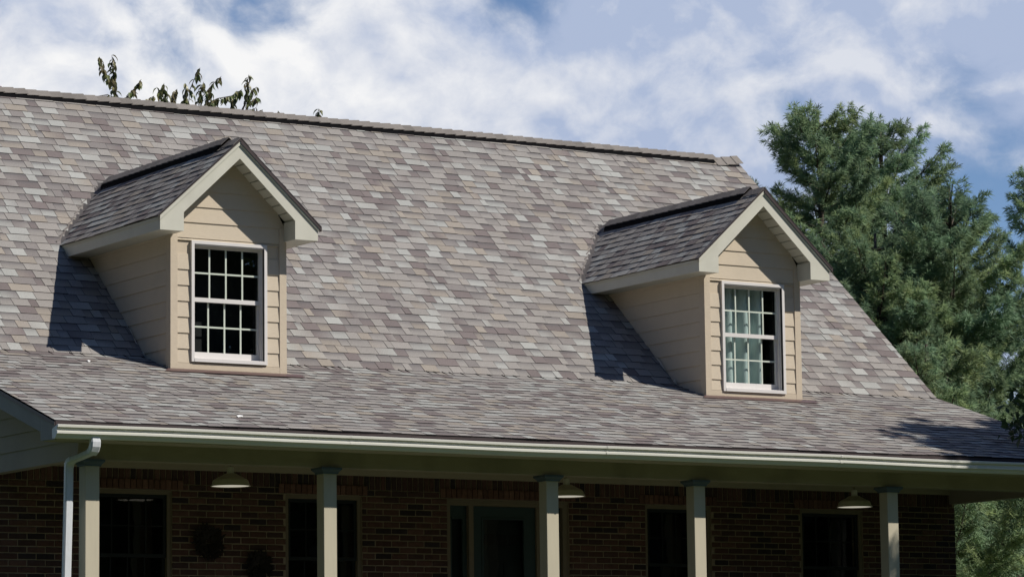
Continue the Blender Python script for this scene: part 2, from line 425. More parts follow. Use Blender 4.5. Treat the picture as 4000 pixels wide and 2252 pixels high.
def tab_area(t):
    P = [proj(surf(x, s, 0)) for x, s in ((t[0], t[2]), (t[1], t[2]), (t[1], t[2]+EXPO), (t[0], t[2]+EXPO))]
    cx = sum(p[0] for p in P)/4; cy = sum(p[1] for p in P)/4
    if not (20 < cx < 3980 and 20 < cy < 2230): return 0
    if 190 < cx < 1260 and 540 < cy < 1470: return 0
    if 2250 < cx < 3270 and 740 < cy < 1570: return 0
    return abs(sum(P[i][0]*P[(i+1) % 4][1]-P[(i+1) % 4][0]*P[i][1] for i in range(4)))/2
areas = [tab_area(t) for t in tabs]
big = set(sorted(range(len(tabs)), key=lambda i: -areas[i])[:300])
rest = MB()
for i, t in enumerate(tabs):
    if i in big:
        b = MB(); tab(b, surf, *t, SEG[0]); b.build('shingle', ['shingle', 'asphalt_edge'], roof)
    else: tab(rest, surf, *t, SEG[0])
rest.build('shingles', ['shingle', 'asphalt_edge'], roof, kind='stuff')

# --- ridge vent and ridge caps
rv = MB(); rv.prism([(P2[0]-0.118, P2[1]-0.112), (P2[0]-0.112, P2[1]-0.048), (P2[0], P2[1]+0.035), (P2[0]+0.112, P2[1]-0.035), (P2[0]+0.118, P2[1]-0.118)], 'x', RL+0.05, 26.12)
rv.build('ridge_vent', 'vent_black', roof)
def cap_shape(b, x0, x1, dz0, dz1, half, drop, yc, zc, c, th=0.006):
    for sg in (-1, 1):
        a = [(x0, yc, zc+dz0), (x1, yc, zc+dz1), (x1, yc+sg*half, zc+dz1-drop), (x0, yc+sg*half, zc+dz0-drop)]
        bb = [(p[0], p[1], p[2]-th) for p in a]
        b.hexa(a, bb, 0, c)
r2 = random.Random(5)
x = RL-0.01; k = 0
while x < RR:
    w = 0.152+r2.uniform(-0.004, 0.004); high = x+w < 26.16
    z = P2[1]+(0.046 if high else 0.014)+(0.05*max(0, (x-26.15)/0.36) if not high else 0)
    c = jit((0.20, 0.182, 0.165), 0.16, r2); b = MB()
    cap_shape(b, x, min(x+w+0.02, RR+0.015), 0.0, 0.012+r2.uniform(-0.003, 0.005), 0.118 if high else 0.15, 0.084 if high else 0.125, P2[0], z, c)
    b.build('ridge_cap', 'shingle', roof); x += w; k += 1

# --- eave trim: drip edge, fascia, soffit, gutter
b = MB(); b.box(RL, RR, P0[0]+0.006, P0[0]+0.03, P0[1]-0.062, P0[1]-0.002); b.build('drip_edge', 'drip_brown', roof)
b = MB(); b.box(RL+0.02, RR-0.02, P0[0]+0.034, P0[0]+0.056, 2.79, P0[1]-0.03); b.build('fascia', 'soffit_paint', roof)
for i in range(34):                                  # soffit panels
    x0 = RL+0.03+i*0.3905
    b = MB(); b.box(x0+0.003, min(x0+0.3875, RR-0.02), P0[0]+0.057, YB-0.001, 2.792, 2.80); b.build('soffit_panel', 'soffit_paint', roof)
def gutter():
    y0 = P0[0]+0.033
    prof = [(0, 2.885), (0, 2.795), (-0.066, 2.792), (-0.078, 2.804), (-0.088, 2.820), (-0.100, 2.832), (-0.113, 2.837), (-0.115, 2.858), (-0.107, 2.863),
            (-0.104, 2.866), (-0.104, 2.893), (-0.130, 2.896), (-0.133, 2.918), (-0.120, 2.922), (-0.098, 2.905), (-0.094, 2.870), (-0.074, 2.815), (-0.06, 2.801), (-0.008, 2.803), (-0.008, 2.885)]
    b = MB(); segs = [RL-0.02, 16.4, 19.45, 22.5, 25.55, RR+0.02]
    xs = np.linspace(RL-0.02, RR+0.02, 60)
    rings = [[(x, y0+p[0]+0.002*math.sin(x*1.1), p[1]+0.0035*math.sin(x*0.9+1)+0.002*math.sin(x*2.3)) for p in prof] for x in xs]
    b.loft(rings)
    g = b.build('gutter', 'gutter_metal', house)
    for x in segs[1:-1]:
        jb = MB(); jb.loft([[(x+d, y0+p[0]*1.03, 2.79+(p[1]-2.79)*1.012-0.001) for p in prof[1:14]] for d in (-0.012, 0.012)], caps=False)
        jb.build('joint_sleeve', 'gutter_metal', g)
    e = MB(); pr = [(y0+p[0]*1.02, p[1]) for p in prof[:14]]
    e.prism(pr, 'x', RL-0.026, RL-0.021); e.build('end_cap', 'spout_metal', g)
gutter()

# --- rakes of the main roof (boards, soffit) at both ends
def rake(xf, sg, name='rake_board'):
    b = MB()
    pts = [P0[:], P1[:], P2[:]]
    t = 0.03
    up = [(YB, zroof(YB)-t)]+[(P1[0], P1[1]-t)]+[(P2[0], P2[1]-t)]
    lo = [(P2[0], P2[1]-t-0.20), (P1[0]+0.05, P1[1]-t-0.165), (YB, zroof(YB)-t-0.165)]
    b.prism(up+lo, 'x', xf, xf-sg*0.022); b.build(name, 'rake_paint', roof)
    b = MB(); b.prism([(P0[0]+0.034, P0[1]-t), (YB-0.002, zroof(YB)-t), (YB-0.002, 2.80), (P0[0]+0.034, 2.785)], 'x', xf, xf-sg*0.022); b.build('eave_return', 'rake_paint', roof)
    b = MB(); b.prism([(P0[0]+0.01, P0[1]-0.012), (P1[0], P1[1]-0.012), (P2[0], P2[1]-0.012), (P2[0], P2[1]-0.055), (P1[0], P1[1]-0.05), (P0[0]+0.01, P0[1]-0.05)], 'x', xf+sg*0.012, xf-sg*0.001)
    b.build('rake_drip_edge', 'drip_brown', roof)
    xi = XL-0.002 if sg < 0 else XR+0.002
    b = MB(); b.prism([(YB, zroof(YB)-0.17), (P1[0], P1[1]-0.17), (P2[0], P2[1]-0.2), (P2[0], P2[1]-0.21), (P1[0], P1[1]-0.18), (YB, zroof(YB)-0.18)], 'x', min(xf-sg*0.023, xi), max(xf-sg*0.023, xi))
    b.build('rake_soffit', 'soffit_paint', roof)
rake(RL, -1); rake(RR, 1)

# --- gable ends of the porch: lap siding boards, then closed end walls
def gable(xw, sg):
    core = MB()
    core.prism([(YB+0.01, ZB), (44.0, ZB), (44.0, zroof(44.0)-0.2), (P2[0], P2[1]-0.21), (P1[0], P1[1]-0.17), (YB+0.01, zroof(YB)-0.15)], 'x', xw-sg*0.02, xw-sg*0.12)
    w = core.build('gable_wall', 'gable_siding', house)
    z = ZB; k = 0
    while z < 7.4:
        z1 = z+(0.185 if k == 0 else 0.1715)
        def yr(zz):                                   # where the soffit line reaches this height
            zz = zz+0.165
            if zz < P1[1]: return P0[0]+(zz-P0[1])/((P1[1]-P0[1])/(P1[0]-P0[0]))
            return P1[0]+(zz-P1[1])/((P2[1]-P1[1])/(P2[0]-P1[0]))
        ya0, ya1 = max(YB+0.0, yr(z)), max(YB+0.0, yr(z1))
        yb0 = min(44.0, 2*P2[0]-yr(z)+0.0); yb1 = min(44.0, 2*P2[0]-yr(z1))
        if ya1 > P2[0]-0.1: break
        o0, o1 = xw+sg*0.012, xw+sg*0.002; i = xw-sg*0.019
        b = MB(); b.hexa([(o0, ya0, z), (o0, yb0, z), (i, yb0, z), (i, ya0, z)], [(o1, ya1, z1), (o1, yb1, z1), (i, yb1, z1), (i, ya1, z1)])
        b.build('siding_board', 'gable_siding', w); z = z1; k += 1
gable(XL, -1); gable(XR, 1)

# --- porch: beam, ceiling, frieze, floor, posts
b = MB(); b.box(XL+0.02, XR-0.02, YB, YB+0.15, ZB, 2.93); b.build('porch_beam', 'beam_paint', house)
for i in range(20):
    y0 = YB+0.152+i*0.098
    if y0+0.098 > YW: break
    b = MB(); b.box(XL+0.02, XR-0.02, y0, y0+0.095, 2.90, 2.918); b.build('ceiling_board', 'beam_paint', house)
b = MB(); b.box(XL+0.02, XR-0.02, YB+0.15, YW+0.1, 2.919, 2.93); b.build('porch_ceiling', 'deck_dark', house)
b = MB(); b.box(XL+0.03, XR-0.03, YW-0.03, YW-0.006, 2.745, 2.90); b.build('frieze_board', 'frieze_paint', house)
b = MB(); b.box(XL, XR, YB-0.12, YW+0.05, FLOOR-0.12, FLOOR); b.build('porch_floor', 'floor_boards', house)
b = MB(); b.box(XL+0.1, XR-0.1, YB-0.02, YW+0.05, GROUND-0.1, FLOOR-0.121); b.build('porch_skirt', 'rake_paint', house)

POSTX = [13.722, 16.329, 18.972, 20.845, 23.466, 25.985]
for px_ in POSTX:
    b = MB(); w = 0.148; e = 0.004
    sec = [(px_+e, YB), (px_+w-e, YB), (px_+w, YB+e), (px_+w, YB+w-e), (px_+w-e, YB+w), (px_+e, YB+w), (px_, YB+w-e), (px_, YB+e)]
    b.prism(sec, 'z', FLOOR, ZB-0.004); p = b.build('porch_post', 'post_tan', house)
    b = MB(); o1, o2 = 0.042, 0.012
    def sq(o, z): return [(px_-o, YB-o, z), (px_+w+o, YB-o, z), (px_+w+o, YB+w+o, z), (px_-o, YB+w+o, z)]
    b.loft([sq(o2, ZB-0.064), sq(o2+0.004, ZB-0.048), sq(o1-0.006, ZB-0.026), sq(o1, ZB-0.022), sq(o1, ZB-0.001)]); b.build('post_cap', 'cap_blue', p)
    b = MB(); b.loft([sq(0.03, FLOOR), sq(0.03, FLOOR+0.13), sq(0.004, FLOOR+0.16)]); b.build('post_base', 'cap_blue', p)

# --- downspout
def rect_tube(b, path, wx, wy):
    rings = []
    for i, p in enumerate(path):
        p = Vector(p); d = (Vector(path[min(i+1, len(path)-1)])-Vector(path[max(i-1, 0)])).normalized()
        a = Vector((1, 0, 0)); a = (a-d*a.dot(d)).normalized(); c = d.cross(a).normalized()
        h, v, e = wx/2, wy/2, 0.012
        rings.append([p+a*s+c*t for s, t in ((-h+e, -v), (-h*0.33, -v), (-h*0.28, -v+0.006), (h*0.28, -v+0.006), (h*0.33, -v), (h-e, -v), (h, -v+e), (h, v-e), (h-e, v), (-h+e, v), (-h, v-e), (-h, -v+e))])
    b.loft(rings)
sp = MB(); rect_tube(sp, [(13.563, 29.815, 2.60), (13.560, 29.815, 2.3), (13.542, 29.815, 1.5), (13.535, 29.815, FLOOR-0.4)], 0.082, 0.06)
spout = sp.build('downspout', 'spout_metal', house)
el = MB(); pth = [(13.645, 29.405, 2.81), (13.645, 29.40, 2.77), (13.645, 29.405, 2.735), (13.643, 29.425, 2.70), (13.638, 29.46, 2.675)]
rect_tube(el, pth, 0.098, 0.072); el.build('upper_elbow', 'spout_metal', spout)
el = MB(); rect_tube(el, [(13.638, 29.455, 2.680), (13.60, 29.62, 2.645), (13.571, 29.755, 2.622)], 0.078, 0.056); el.build('offset_pipe', 'spout_metal', spout)
el = MB(); rect_tube(el, [(13.574, 29.74, 2.628), (13.566, 29.785, 2.612), (13.564, 29.808, 2.585), (13.563, 29.815, 2.555)], 0.086, 0.064); el.build('lower_elbow', 'spout_metal', spout)

# --- brick wall with openings
WIN = [(14.75, 15.69), (17.03, 17.965), (21.65, 22.57), (23.84, 24.76)]
DOOR = (19.03, 20.62)
WTOP, WBOT = 2.53, 1.18
OPEN = [(a, c, WBOT) for a, c in WIN]+[(DOOR[0], DOOR[1], FLOOR)]
wallp = MB()
edges = sorted([XL+0.0]+[v for a, c, _ in OPEN for v in (a, c)]+[26.16])
for i in range(len(edges)-1):
    a, c = edges[i], edges[i+1]; op = [o for o in OPEN if abs(o[0]-a) < 1e-6 and abs(o[1]-c) < 1e-6]
    if op:
        wallp.box(a, c, YW+0.008, YW+0.22, WTOP, 2.91)
        if op[0][2] > FLOOR: wallp.box(a, c, YW+0.008, YW+0.22, GROUND-0.1, op[0][2])
    else: wallp.box(a, c, YW+0.008, YW+0.22, GROUND-0.1, 2.91)
wallp.box(26.02, 26.152, YW+0.22, 44.0, GROUND-0.1, 2.91); wallp.box(XL+0.005, XL+0.14, YW+0.22, 44.0, GROUND-0.1, 2.91)
wallp.box(XL, 26.16, 43.8, 44.0, GROUND-0.1, 2.91)
brick_wall = wallp.build('brick_wall', 'mortar', house)
BR = [(0.085, 0.044, 0.035), (0.105, 0.054, 0.041), (0.064, 0.038, 0.033), (0.036, 0.026, 0.026), (0.118, 0.064, 0.049), (0.075, 0.042, 0.035)]
BRL = [(0.15, 0.078, 0.056), (0.13, 0.068, 0.05), (0.17, 0.092, 0.067)]
r3_ = random.Random(21); bricks = []
COURSE = 0.06773; zc0 = 2.598
row = 0; z1 = zc0-0.008
def blocked(x0, x1, z):
    segs = [(x0, x1)]
    for a, c, bt in OPEN:
        if z > WTOP+0.005 or z < bt-0.01: continue
        ns = []
        for s in segs:
            if s[1] <= a+1e-6 or s[0] >= c-1e-6: ns.append(s); continue
            if s[0] < a: ns.append((s[0], a-0.002))
            if s[1] > c: ns.append((c+0.002, s[1]))
        segs = ns
    return [s for s in segs if s[1]-s[0] > 0.025]
while z1 > FLOOR-0.1:
    z0 = z1-COURSE+0.0125; x = XL-0.2+(0.1015 if row % 2 else 0.0)
    while x < 26.16:
        for (a, c) in blocked(max(x, XL), min(x+0.1915, 26.158), 0.5*(z0+z1)):
            j = r3_.uniform(-0.0025, 0.0025)
            near = c-a < 0.15 and any(abs(a-o[1]) < 0.03 or abs(c-o[0]) < 0.03 for o in OPEN)
            col = jit(r3_.choice(BRL) if near and r3_.random() < 0.85 else r3_.choice(BR), 0.15, r3_)
            if near: col = tuple(0.7*v for v in col)
            bricks.append((a+r3_.uniform(-0.002, 0.002), c+r3_.uniform(-0.002, 0.002), YW+j, z0+r3_.uniform(-0.0015, 0.0015), z1+r3_.uniform(-0.0015, 0.0015), col))
        x += 0.2035
    z1 -= COURSE; row += 1
def brick_area(t):
    p = [proj((t[0], YW, t[3])), proj((t[1], YW, t[4]))]
    cx, cy = (p[0][0]+p[1][0])/2, (p[0][1]+p[1][1])/2
    if not (0 < cx < 4000 and 1700 < cy < 2245): return 0
    for q in POSTX[:5]:
        a = proj((q-0.03, YB+0.1, 2.3))[0]; c = proj((q+0.15, YB, 2.3))[0]
        if a < cx < c: return 0
    return abs((p[1][0]-p[0][0])*(p[1][1]-p[0][1]))
ar = [brick_area(t) for t in bricks]
bigb = set(sorted(range(len(bricks)), key=lambda i: -ar[i])[:300]); restb = MB()
for i, t in enumerate(bricks):
    b = MB() if i in bigb else restb
    b.bevel_box(t[0], t[1], t[2], YW+0.05, t[3], t[4], 0.004, 0, t[5])
    if i in bigb: b.build('brick', 'brick', brick_wall)
restb.build('bricks', 'brick', brick_wall, kind='stuff')
x = XL+0.005
while x < 26.13:
    b = MB(); b.bevel_box(x, x+0.0575, YW-0.002+r3_.uniform(-0.002, 0.002), YW+0.05, zc0, 2.79, 0.004, 0, jit(r3_.choice(BR), 0.2, r3_)); b.build('soldier_brick', 'brick', brick_wall)
    x += 0.0678
for a, c, bt in OPEN:                                # lighter rowlock lintels, slightly proud
    x = a-0.085
    while x < c+0.06:
        b = MB(); b.bevel_box(x, x+0.060, YW-0.016+r3_.uniform(-0.002, 0.002), YW+0.001, WTOP+0.008, 2.637, 0.004, 0, jit(r3_.choice(BRL), 0.15, r3_)); b.build('lintel_brick', 'brick', brick_wall)
        x += 0.0678

# --- windows on the porch wall
def sash(par, x0, x1, z0, z1, y, st, cols, rows, mat='window_white', mmat='muntin_paint', depth=0.03, mw=0.016, botrail=None, grid_y=None, nm='sash'):
    br = st if botrail is None else botrail
    b = MB(); b.box(x0, x0+st, y, y+depth, z0, z1); b.box(x1-st, x1, y, y+depth, z0, z1)
    b.box(x0+st, x1-st, y+0.001, y+depth-0.001, z0, z0+br); b.box(x0+st, x1-st, y+0.001, y+depth-0.001, z1-st, z1)
    b.build(nm, mat, par)
    gx0, gx1, gz0, gz1 = x0+st, x1-st, z0+br, z1-st
    gy = y+0.008 if grid_y is None else grid_y
    for i in range(1, cols):
        x = gx0+(gx1-gx0)*i/cols
        b = MB(); b.box(x-mw/2, x+mw/2, gy, gy+0.008, gz0, gz1); b.build('muntin', mmat, par)
    for i in range(1, rows):
        z = gz0+(gz1-gz0)*i/rows
        b = MB(); b.box(gx0, gx1, gy+0.001, gy+0.007, z-mw/2, z+mw/2); b.build('muntin', mmat, par)
    b = MB(); b.face([(gx0, gy+0.010, gz0), (gx1, gy+0.010, gz0), (gx1, gy+0.010, gz1), (gx0, gy+0.010, gz1)]); b.build('pane', 'glass', par)
for wi, (a, c) in enumerate(WIN):
    fr = MB(); w = 0.045; y0, y1 = YW+0.03, YW+0.12
    fr.box(a, a+w, y0, y1, WBOT, WTOP); fr.box(c-w, c, y0, y1, WBOT, WTOP); fr.box(a+w, c-w, y0+0.001, y1, WTOP-w, WTOP)
    fr.box(a, c, y0-0.03, y1, WBOT-0.03, WBOT+0.03)
    fr.box(a-0.0, c, y0-0.012, y0+0.02, WTOP-0.018, WTOP-0.001)
    win = fr.build('window', 'frame_tan', house)
    zm = 1.852
    sash(win, a+w, c-w, zm-0.02, WTOP-w, YW+0.05, 0.035, 4, 2, 'door_panel', 'door_panel', mw=0.012)
    sash(win, a+w, c-w, WBOT+0.03, zm+0.02, YW+0.083, 0.035, 4, 2, 'door_panel', 'door_panel', mw=0.012)
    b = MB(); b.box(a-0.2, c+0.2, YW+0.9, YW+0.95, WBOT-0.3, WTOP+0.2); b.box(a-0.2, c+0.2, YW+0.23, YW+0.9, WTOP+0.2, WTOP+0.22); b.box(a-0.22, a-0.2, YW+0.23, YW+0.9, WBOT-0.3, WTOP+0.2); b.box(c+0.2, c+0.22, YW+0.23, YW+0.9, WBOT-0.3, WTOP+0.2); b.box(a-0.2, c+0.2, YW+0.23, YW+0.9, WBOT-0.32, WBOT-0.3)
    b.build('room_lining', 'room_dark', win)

# --- entrance: frame, sidelights, storm door over a panelled door
b = MB(); y0, y1 = YW+0.03, YW+0.15
b.box(DOOR[0], 19.085, y0, y1, FLOOR, 2.53); b.box(20.55, DOOR[1], y0, y1, FLOOR, 2.53); b.box(19.085, 20.55, y0+0.001, y1, 2.462, 2.53)
b.box(DOOR[0]-0.0, DOOR[1], y0-0.014, y0+0.03, 2.505, 2.528)
b.box(19.325, 19.385, y0+0.002, y1, FLOOR, 2.462); b.box(20.205, 20.262, y0+0.002, y1, FLOOR, 2.462)
dfr = b.build('door_frame', 'frame_tan', house)
for a, c in ((19.085, 19.325), (20.262, 20.55)):
    b = MB(); b.box(a, c, YW+0.085, YW+0.12, 2.325, 2.462); b.box(a, a+0.05, YW+0.085, YW+0.12, FLOOR, 2.325); b.box(c-0.05, c, YW+0.085, YW+0.12, FLOOR, 2.325); b.box(a+0.05, c-0.05, YW+0.085, YW+0.12, FLOOR, FLOOR+0.4)
    b.box(a+0.045, c-0.045, YW+0.075, YW+0.085, 2.315, 2.335); b.build('sidelight', 'door_teal', dfr)
    b = MB(); b.face([(a+0.05, YW+0.10, FLOOR+0.4), (c-0.05, YW+0.10, FLOOR+0.4), (c-0.05, YW+0.10, 2.325), (a+0.05, YW+0.10, 2.325)]); b.build('sidelight_pane', 'glass', dfr)
b = MB(); a, c = 19.387, 20.203
b.box(a, a+0.13, YW+0.06, YW+0.09, FLOOR+0.01, 2.458); b.box(c-0.15, c, YW+0.06, YW+0.09, FLOOR+0.01, 2.458); b.box(a+0.13, c-0.15, YW+0.06, YW+0.09, 2.33, 2.458); b.box(a+0.13, c-0.15, YW+0.06, YW+0.09, FLOOR+0.01, FLOOR+0.25)
sd = b.build('storm_door', 'door_teal', house)
b = MB(); b.box(a+0.115, c-0.135, YW+0.05, YW+0.06, 2.315, 2.337); b.box(a+0.115, a+0.135, YW+0.05, YW+0.06, FLOOR+0.24, 2.315); b.box(c-0.155, c-0.135, YW+0.05, YW+0.06, FLOOR+0.24, 2.315); b.build('glass_stop', 'door_teal', sd)
b = MB(); b.face([(a+0.13, YW+0.075, FLOOR+0.25), (c-0.15, YW+0.075, FLOOR+0.25), (c-0.15, YW+0.075, 2.33), (a+0.13, YW+0.075, 2.33)]); b.build('pane', 'glass', sd)
b = MB(); b.tube([(c-0.06, YW+0.06, 1.45), (c-0.06, YW+0.02, 1.45), (c-0.16, YW+0.02, 1.45)], 0.009, 8); b.build('handle', 'spout_metal', sd)
b = MB(); b.box(a-0.3, c+0.33, YW+0.145, YW+0.19, FLOOR, 2.47); idr = b.build('inner_door', 'door_panel', house)
for i in range(3):
    x = a+0.2+i*0.165; b = MB(); b.box(x, x+0.125, YW+0.138, YW+0.146, 2.04, 2.16); b.build('door_lite', 'room_dark', idr)
for i in range(2):
    x = a+0.18+i*0.27; b = MB(); b.box(x, x+0.2, YW+0.135, YW+0.146, 1.2, 1.85); b.build('door_panel', 'door_panel', idr)

# ------------------------------------------------------------------ dormers
def dormer(ix, xc, dz):
    SLP = 0.935; ZR = 6.292+dz; YF = 31.81; HW = 0.942; WH = 0.690; ZE = 5.25+dz
    zb = zroof(YD)
    def zt(x): return ZR-SLP*abs(x-xc)               # top of dormer shingles
    def yv(z): return P1[0]+(z-P1[1])/((P2[1]-P1[1])/(P2[0]-P1[0]))
    core = MB(); t = 0.10; wx = 0.43                 # closed backing walls with a window opening
    core.prism([(xc-WH+0.012, 3.55), (xc-wx, 3.55), (xc-wx, 5.19+dz), (xc-WH+0.012, 5.40+dz)], 'y', YD+0.004, YD+t)
    core.prism([(xc+wx, 3.55), (xc+WH-0.012, 3.55), (xc+WH-0.012, 5.40+dz), (xc+wx, 5.19+dz)], 'y', YD+0.004, YD+t)
    core.prism([(xc-wx, 5.19+dz), (xc+wx, 5.19+dz), (xc+WH-0.012, 5.40+dz), (xc, 6.05+dz), (xc-WH+0.012, 5.40+dz)], 'y', YD+0.004, YD+t)
    core.box(xc-wx, xc+wx, YD+0.004, YD+t, 3.55, 3.925+dz)
    for sg in (-1, 1):
        xa = xc+sg*(WH-0.012)
        core.prism([(YD+t, 3.55), (35.0, 3.55), (35.0, 5.42+dz), (YD+t, 5.42+dz)], 'x', min(xa, xa-sg*0.09), max(xa, xa-sg*0.09))
    D = core.build('dormer', 'trim_tan', house)
    D['label'] = ('gabled dormer with dark bare window, nearer the downspout', 'gabled dormer with pale curtain behind its window, nearer the pines')[ix]
    # front lap boards
    zl = [5.226+dz+0.1695*k for k in range(-8, 5)]
    wz0, wz1, ww = 3.905+dz, 5.200+dz, 0.452
    def front(xa0, xa1, xb0, xb1, z0, z1):
        b = MB(); y = YD
        b.hexa([(xa0, y-0.015, z0), (xb0, y-0.015, z0), (xb0, y+0.003, z0), (xa0, y+0.003, z0)], [(xa1, y-0.004, z1), (xb1, y-0.004, z1), (xb1, y+0.003, z1), (xa1, y+0.003, z1)])
        b.build('siding_board', 'siding', D)
    for z0 in zl:
        z1 = z0+0.1685
        if z1 < wz1+0.02:
            zz = max(z0, zb+0.085)
            if zz > z1-0.02: continue
            front(xc-0.61, xc-0.61, xc-ww, xc-ww, zz, z1); front(xc+ww, xc+ww, xc+0.61, xc+0.61, zz, z1)
        elif z0 < wz1:
            front(xc-0.61, xc-0.61, xc+0.61, xc+0.61, wz1+0.002, z1)
        else:
            e0 = min(0.685 if z0 > 5.23+dz else 0.61, (6.12+dz-z0)/SLP); e1 = min(0.685, (6.12+dz-z1)/SLP)
            if e1 < 0.02: e1 = 0.0
            if e0 > 0.03: front(xc-e0, xc-e1, xc+e0, xc+e1, z0, z1)
    # corner boards, base board, flashing
    for sg in (-1, 1):
        b = MB(); xo, xi = xc+sg*(WH+0.004), xc+sg*0.611
        b.box(min(xo, xi), max(xo, xi), YD-0.022, YD+0.003, zb-0.03, 5.40+dz)
        b.build('corner_board', 'trim_tan', D)
        b = MB(); xo2 = xc+sg*(WH+0.0045); b.box(min(xo2, xo2-sg*0.02), max(xo2, xo2-sg*0.02), YD+0.0035, YD+0.085, zb-0.03, 5.36+dz); b.build('corner_board', 'trim_tan', D)
    b = MB(); b.box(xc-0.610, xc+0.610, YD-0.020, YD+0.003, zb-0.02, zb+0.082); b.build('base_board', 'trim_tan', D)
    b = MB(); b.hexa([(xc-WH-0.03, YD-0.025, zb+0.012), (xc+WH+0.17, YD-0.025, zb+0.012), (xc+WH+0.17, YD-0.13, zroof(YD-0.13)+0.014), (xc-WH-0.12, YD-0.13, zroof(YD-0.13)+0.014)],
                     [(xc-WH-0.03, YD-0.025, zb+0.016), (xc+WH+0.17, YD-0.025, zb+0.016), (xc+WH+0.17, YD-0.13, zroof(YD-0.13)+0.018), (xc-WH-0.12, YD-0.13, zroof(YD-0.13)+0.018)]); b.build('flashing', 'flash_metal', D)
    # side lap boards
    for sg in (-1, 1):
        for z0 in zl:
            z1 = z0+0.1685
            if z1 > 5.42+dz: break
            o0, o1, i = xc+sg*(WH+0.002), xc+sg*(WH-0.008), xc+sg*(WH-0.011)
            y1a = yv(max(z0, P1[1]))+0.02; y1b = yv(max(z1, P1[1]))+0.02
            ys = YD+0.086
            if max(y1a, y1b) < ys+0.1: continue
            b = MB(); b.hexa([(o0, ys, z0), (o0, max(y1a, ys+0.02), z0), (i, max(y1a, ys+0.02), z0), (i, ys, z0)], [(o1, ys, z1), (o1, y1b, z1), (i, y1b, z1), (i, ys, z1)])
            b.build('siding_board', 'siding', D)
    # roof structure
    dk = MB()
    for sg in (-1, 1):
        xe = xc+sg*0.935
        yb_e = yv(zt(xe)); yb_r = yv(ZR)
        a = [(xc, YF+0.01, ZR-0.014), (xe, YF+0.01, zt(xe)-0.014), (xe, yb_e+0.03, zt(xe)-0.014), (xc, yb_r+0.03, ZR-0.014)]
        dk.hexa(a, [(p[0], p[1], p[2]-0.05) for p in a])
    dk.build('roof_deck', 'deck_dark', D)
    # rake boards with their returns (front face)
    for sg in (-1, 1):
        X = lambda u: xc+sg*u
        poly = [(X(HW), ZE), (X(0.665), ZE+0.0), (X(0.665), 5.452+dz), (X(0), 6.076+dz), (X(0), 6.245+dz), (X(HW), 5.368+dz)]
        b = MB(); b.prism(poly, 'y', YF, YF+0.022); b.build('rake_board', 'cream', D)
        b = MB(); b.prism([(X(HW+0.008), 5.352+dz), (X(0), 6.222+dz), (X(0), 6.268+dz), (X(HW+0.008), 5.398+dz)], 'y', YF-0.016, YF+0.012); b.build('rake_trim', 'cream', D)
        lo = 0.022 if sg < 0 else 0.050
        b = MB(); b.prism([(X(HW+0.035), 5.402-lo+dz), (X(0), 6.288-lo+dz), (X(0), 6.289+dz), (X(HW+0.035), 5.403+dz)], 'y', YF-0.026, YF+0.03); b.build('drip_edge', 'drip_brown', D)
        # eave fascia, box soffit, inside face of the return
        ybk = yv(ZE)+0.02; xo = X(HW); yb_t = yv(5.39+dz)
        b = MB(); b.prism([(YF+0.022, ZE+0.001), (ybk, ZE+0.001), (yb_t, 5.375+dz), (YF+0.022, 5.375+dz)], 'x', min(xo, xo-sg*0.02), max(xo, xo-sg*0.02)); b.build('eave_fascia', 'cream', D)
        b = MB(); b.prism([(YF+0.01, 5.362+dz), (yb_t, 5.362+dz), (yb_t, 5.392+dz), (YF+0.01, 5.392+dz)], 'x', min(X(HW+0.008), X(HW)), max(X(HW+0.008), X(HW))); b.build('eave_trim', 'cream', D)
        b = MB(); b.box(min(X(0.665), X(HW-0.02)), max(X(0.665), X(HW-0.02)), YF+0.022, ybk, ZE+0.002, ZE+0.014); b.build('box_soffit', 'cream', D)
        b = MB(); b.box(min(X(0.665), X(0.685)), max(X(0.665), X(0.685)), YF+0.022, YD-0.016, ZE+0.014, 5.46+dz); b.build('return_side', 'cream', D)
        # sloping soffit panels under the rake
        n = 8; u0, u1 = 0.0, 0.70
        for i in range(n):
            ua, ub = u0+(u1-u0)*i/n+0.006, u0+(u1-u0)*(i+1)/n-0.006
            a = [(X(ua), YF+0.022, 6.115+dz-SLP*ua), (X(ub), YF+0.022, 6.115+dz-SLP*ub), (X(ub), YD-0.005, 6.115+dz-SLP*ub), (X(ua), YD-0.005, 6.115+dz-SLP*ua)]
            b = MB(); b.hexa(a, [(p[0], p[1], p[2]+0.012) for p in a]); b.build('soffit_panel', 'cream', D)
    # shingles, course by course on both slopes
    rd = random.Random(31+ix); Ls = 0.965*math.hypot(1, SLP); cth = 1/math.hypot(1, SLP); sth = SLP*cth
